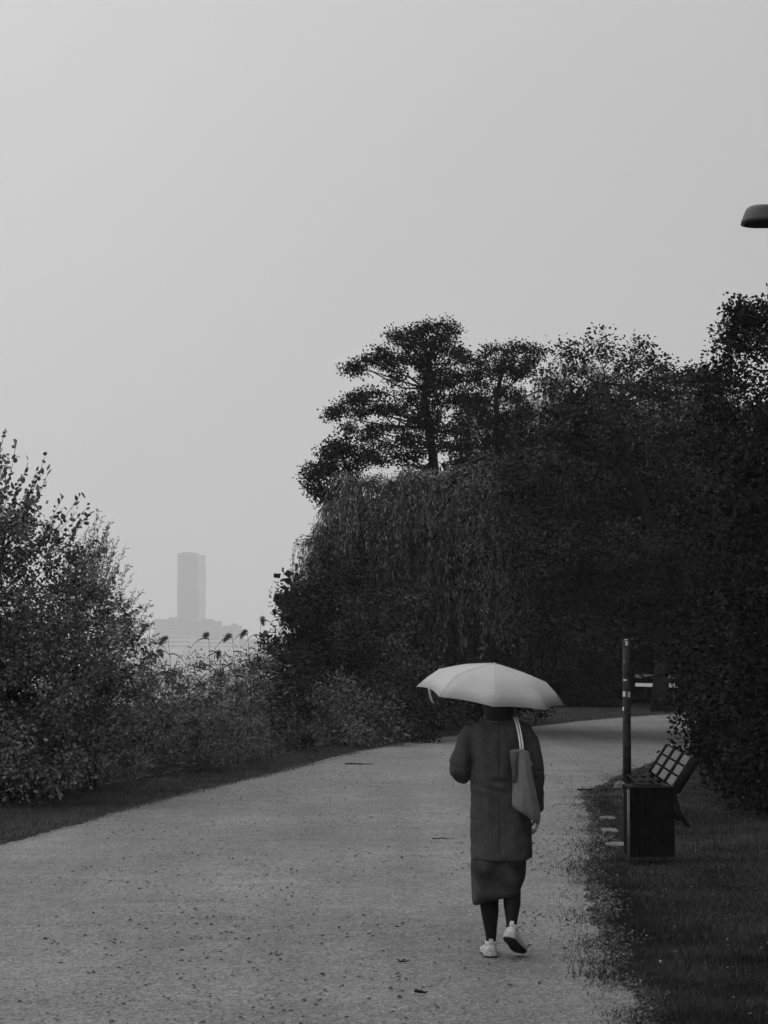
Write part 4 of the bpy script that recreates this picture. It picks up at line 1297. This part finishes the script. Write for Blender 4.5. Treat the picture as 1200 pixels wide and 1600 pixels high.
def post():
    g_ = ground(980, 1224)
    root = empty('post', (g_.x, g_.y, 0)); tag(root, 'dark round post covered in sticker scraps beside the path', 'post')
    H = 1.93
    MB().tube([(0, 0, 0), (0, 0, .9), (.0, 0, H - .01), (0, 0, H)], [.058, .055, .05, .046], 18).build('shaft', M['pole'], root, True)
    MB().tube([(0, 0, H), (0, 0, H + .015)], [.04, .02], 14).build('cap', M['metal'], root, True)
    def st(z, h_, a0, a1, m=M['sticker']):
        n = 6; vv = []
        r_ = .0585 if z < 1 else .0545
        for k in range(n + 1):
            a = R(a0 + (a1 - a0) * k / n); vv += [(r_ * math.sin(a), -r_ * math.cos(a), z), (r_ * math.sin(a), -r_ * math.cos(a), z + h_)]
        MB().add(vv, [(2 * k, 2 * k + 2, 2 * k + 3, 2 * k + 1) for k in range(n)]).build('sticker', m, root)
    st(1.17, .07, -75, -22); st(1.16, .075, 8, 62); st(1.38, .025, -60, -5); st(.98, .05, -80, -45); st(1.86, .06, -20, 20); st(1.62, .05, -50, -30, M['concrete'])
post()

def bin_():
    g_ = ground(1018, 1352)
    root = empty('litter_bin', (g_.x, g_.y + .17, 0), R(4)); tag(root, 'dark upright litter bin standing on the grass in front of the bench', 'bin')
    W_, Dp, Hh = .36, .34, .655
    m = MB()
    m.box((0, 0, Hh / 2 + .03), (W_ - .05, Dp - .05, Hh - .08)); bevel(m.build('liner', M['black'], root), .01)
    for k in range(7):
        x = -W_ / 2 + .028 + k * (W_ - .056) / 6
        for y in (-Dp / 2, Dp / 2):
            b = MB().box((x, y, Hh / 2 + .03), (.042, .016, Hh - .08)); bevel(b.build('slat', M['binmetal'], root), .003)
        for xx in (-W_ / 2, W_ / 2):
            b = MB().box((xx, x * Dp / W_, Hh / 2 + .03), (.016, .038, Hh - .08)); bevel(b.build('slat', M['binmetal'], root), .003)
    t = MB()
    for s_ in (-1, 1):
        t.box((0, s_ * (Dp / 2 - .02), Hh - .005), (W_ + .03, .06, .022)); t.box((s_ * (W_ / 2 - .02), 0, Hh - .004), (.06, Dp - .09, .022))
    bevel(t.build('rim', M['iron'], root), .004)
    p = MB().tube([(-W_ / 2 - .025, -Dp / 2 - .01, 0), (-W_ / 2 - .025, -Dp / 2 - .01, Hh - .02)], .012, 10)
    p.build('mounting_post', M['metalgrey'], root, True)
M['metalgrey'] = mat('grey_steel', 0.10, 0.6, 0.3, 0.3, 20)
bin_()

def rubble():
    r = np.random.default_rng(5)
    def rock(name, px, py, sx, sy, sz, m, label, cat, flat=0, dz=0, seed=1):
        g_ = ground(px, py)
        mb = MB().ball((0, 0, 0), (sx, sy, sz), 14, 9)
        for i_ in range(len(mb.v)):
            p = Vector(mb.v[i_]); k = 1 + .35 * noise.noise(p * (2.2 / sx) + Vector((seed, 0, 0)))
            mb.v[i_] = (p.x * k, p.y * k, max(p.z * k, -.01) if not flat else p.z * k)
        o = mb.build(name, m, None, flat == 1); o.location = (g_.x, g_.y, dz)
        tag(o, label, cat)
        return o
    rock('stone', 968, 1232, .08, .07, .075, M['concrete'], 'broken lump of concrete left of the foot of the post', 'stone', seed=3, dz=.02)
    rock('stone', 978, 1246, .05, .06, .05, M['concrete'], 'small pale lump just in front of the post', 'stone', seed=9)
    for k, (px, py, hw, lab) in enumerate(((949, 1281, .085, 'furthest of three pale flat stones at the path edge'), (954, 1301, .09, 'middle one of three pale flat stones at the path edge'), (966, 1323, .10, 'nearest of three pale flat stones at the path edge, beside the bin'))):
        g_ = ground(px, py); n = 11; ring = []
        for q in range(n):
            a = 2 * math.pi * q / n; f = r.uniform(.75, 1.2); sq = math.copysign(abs(math.cos(a)) ** .6, math.cos(a)), math.copysign(abs(math.sin(a)) ** .6, math.sin(a))
            ring.append((hw * sq[0] * f, .19 * sq[1] * f))
        m = MB().loft([[Vector((x * s_, y * s_, z)) for x, y in ring] for z, s_ in ((-.02, 1.0), (.016, 1.0), (.022, .93))])
        o = m.build('flat_stone', M['slab']); o.location = (g_.x, g_.y, .008); tag(o, lab, 'stone', 'flat stones at the path edge')
rubble()

def lamp():
    D = 14.0
    e = at(1158, 350, D)
    bx = 3.75
    root = empty('street_lamp', (bx, D, 0)); tag(root, 'dark street lamp whose flat head reaches in from the right edge of the sky', 'street lamp')
    z0 = e.z
    MB().tube([(0, 0, 0), (0, 0, .9), (0, 0, z0 - .1)], [.07, .055, .04], 16).build('pole', M['lamp'], root, True)
    MB().tube([(0, 0, z0 - .12), (-.08, 0, z0 + .02), (-.3, 0, z0 + .05), (-.75, 0, z0 + .05)], [.04, .035, .03, .028], 12).build('arm', M['lamp'], root, True)
    x0 = e.x - bx; L_ = .78
    def rr(inset, z, n=8, rad=.12, hw=.145, xin=None):
        xin = inset if xin is None else xin
        pts = []
        for cx, cy, a0 in ((x0 + xin + rad, -hw + inset + rad, 180), (x0 + L_ - rad - inset, -hw + inset + rad, 270), (x0 + L_ - rad - inset, hw - inset - rad, 0), (x0 + xin + rad, hw - inset - rad, 90)):
            for k in range(n):
                a = R(a0 + 90 * k / (n - 1)); pts.append(Vector((cx + rad * math.cos(a), cy + rad * math.sin(a), z)))
        return pts
    h_ = MB().loft([rr(0, z0, rad=.13), rr(.003, z0 + .02, rad=.126), rr(.026, z0 + .08, rad=.11), rr(.036, z0 + .10, rad=.10), rr(.055, z0 + .112, rad=.08)])
    h_.build('lamp_head', M['lamp'], root, True)
    MB().loft([rr(.018, z0 - .004, rad=.11), rr(.016, z0 - .0005, rad=.11)]).build('lens', M['lens'], root)
lamp()

def rails():
    D = 63.8
    a = at(993, 1012, D); b = at(1058, 1012, D - 1.5)
    root = empty('rail_barrier', (a.x, D, 0)); tag(root, 'white two-railed barrier glimpsed in the dark gap under the trees', 'barrier')
    v = b - a
    ang = math.atan2(v.y, v.x); ln = math.hypot(v.x, v.y)
    rot = Matrix.Rotation(ang, 3, 'Z')
    for z, m in ((1.0, M['concrete']), (.75, M['whitepaint'])):
        MB().box((v.x / 2, v.y / 2, z), (ln, .04, .10), rot).build('rail', m, root)
    for t in (.5, .93):
        MB().box((v.x * t, v.y * t + .045, .62), (.05, .04, 1.24), rot).build('post', M['pole'], root)
rails()

def twig(px, py, L_, ang, label, seed, rad=.006):
    g_ = ground(px, py); r = np.random.default_rng(seed)
    d = Vector((math.cos(ang), math.sin(ang), 0)); sdv = Vector((-d.y, d.x, 0))
    pts = [d * (L_ * (t - .5)) + sdv * r.normal() * L_ * .04 + Vector((0, 0, rad + r.random() * .01)) for t in np.linspace(0, 1, 6)]
    m = MB().tube(pts, [rad, rad, rad * .9, rad * .8, rad * .6, rad * .4], 6)
    m.tube([pts[2], pts[2] + d * L_ * .15 + sdv * L_ * .14 + Vector((0, 0, .01))], [rad * .6, rad * .3], 5)
    o = m.build('twig', M['bark'], None, True); o.location = (g_.x, g_.y, .010); tag(o, label, 'twig')
twig(658, 1557, .07, .1, 'short thick bit of twig on the gravel left of the bottom centre', 1, .010)
twig(693, 1313, .22, .05, 'thin twig lying across the path left of the coat hem', 2, .005)
twig(562, 1196, .45, .1, 'long dark twig on the far part of the path left of the person', 3, .012)
twig(916, 1237, .22, .1, 'dark twig where the path meets the grass right of the bag', 4, .014)
twig(622 + 10, 1507, .07, .2, 'small curved twig on the gravel near the left shoe', 5, .005)

# ================================================================ haze
hm = bpy.data.materials.new('haze_air'); hm.use_nodes = True
t = hm.node_tree; t.nodes.clear()
o_ = t.nodes.new('ShaderNodeOutputMaterial'); pv = t.nodes.new('ShaderNodeVolumePrincipled')
pv.inputs['Color'].default_value = (1, 1, 1, 1)
pv.inputs['Density'].default_value = 0.00027
pv.inputs['Anisotropy'].default_value = 0.0
t.links.new(pv.outputs[0], o_.inputs['Volume'])
hz = MB().box((0, 2770, 114), (5040, 5700, 230)).build('haze', hm)
tag(hz, kind='stuff')
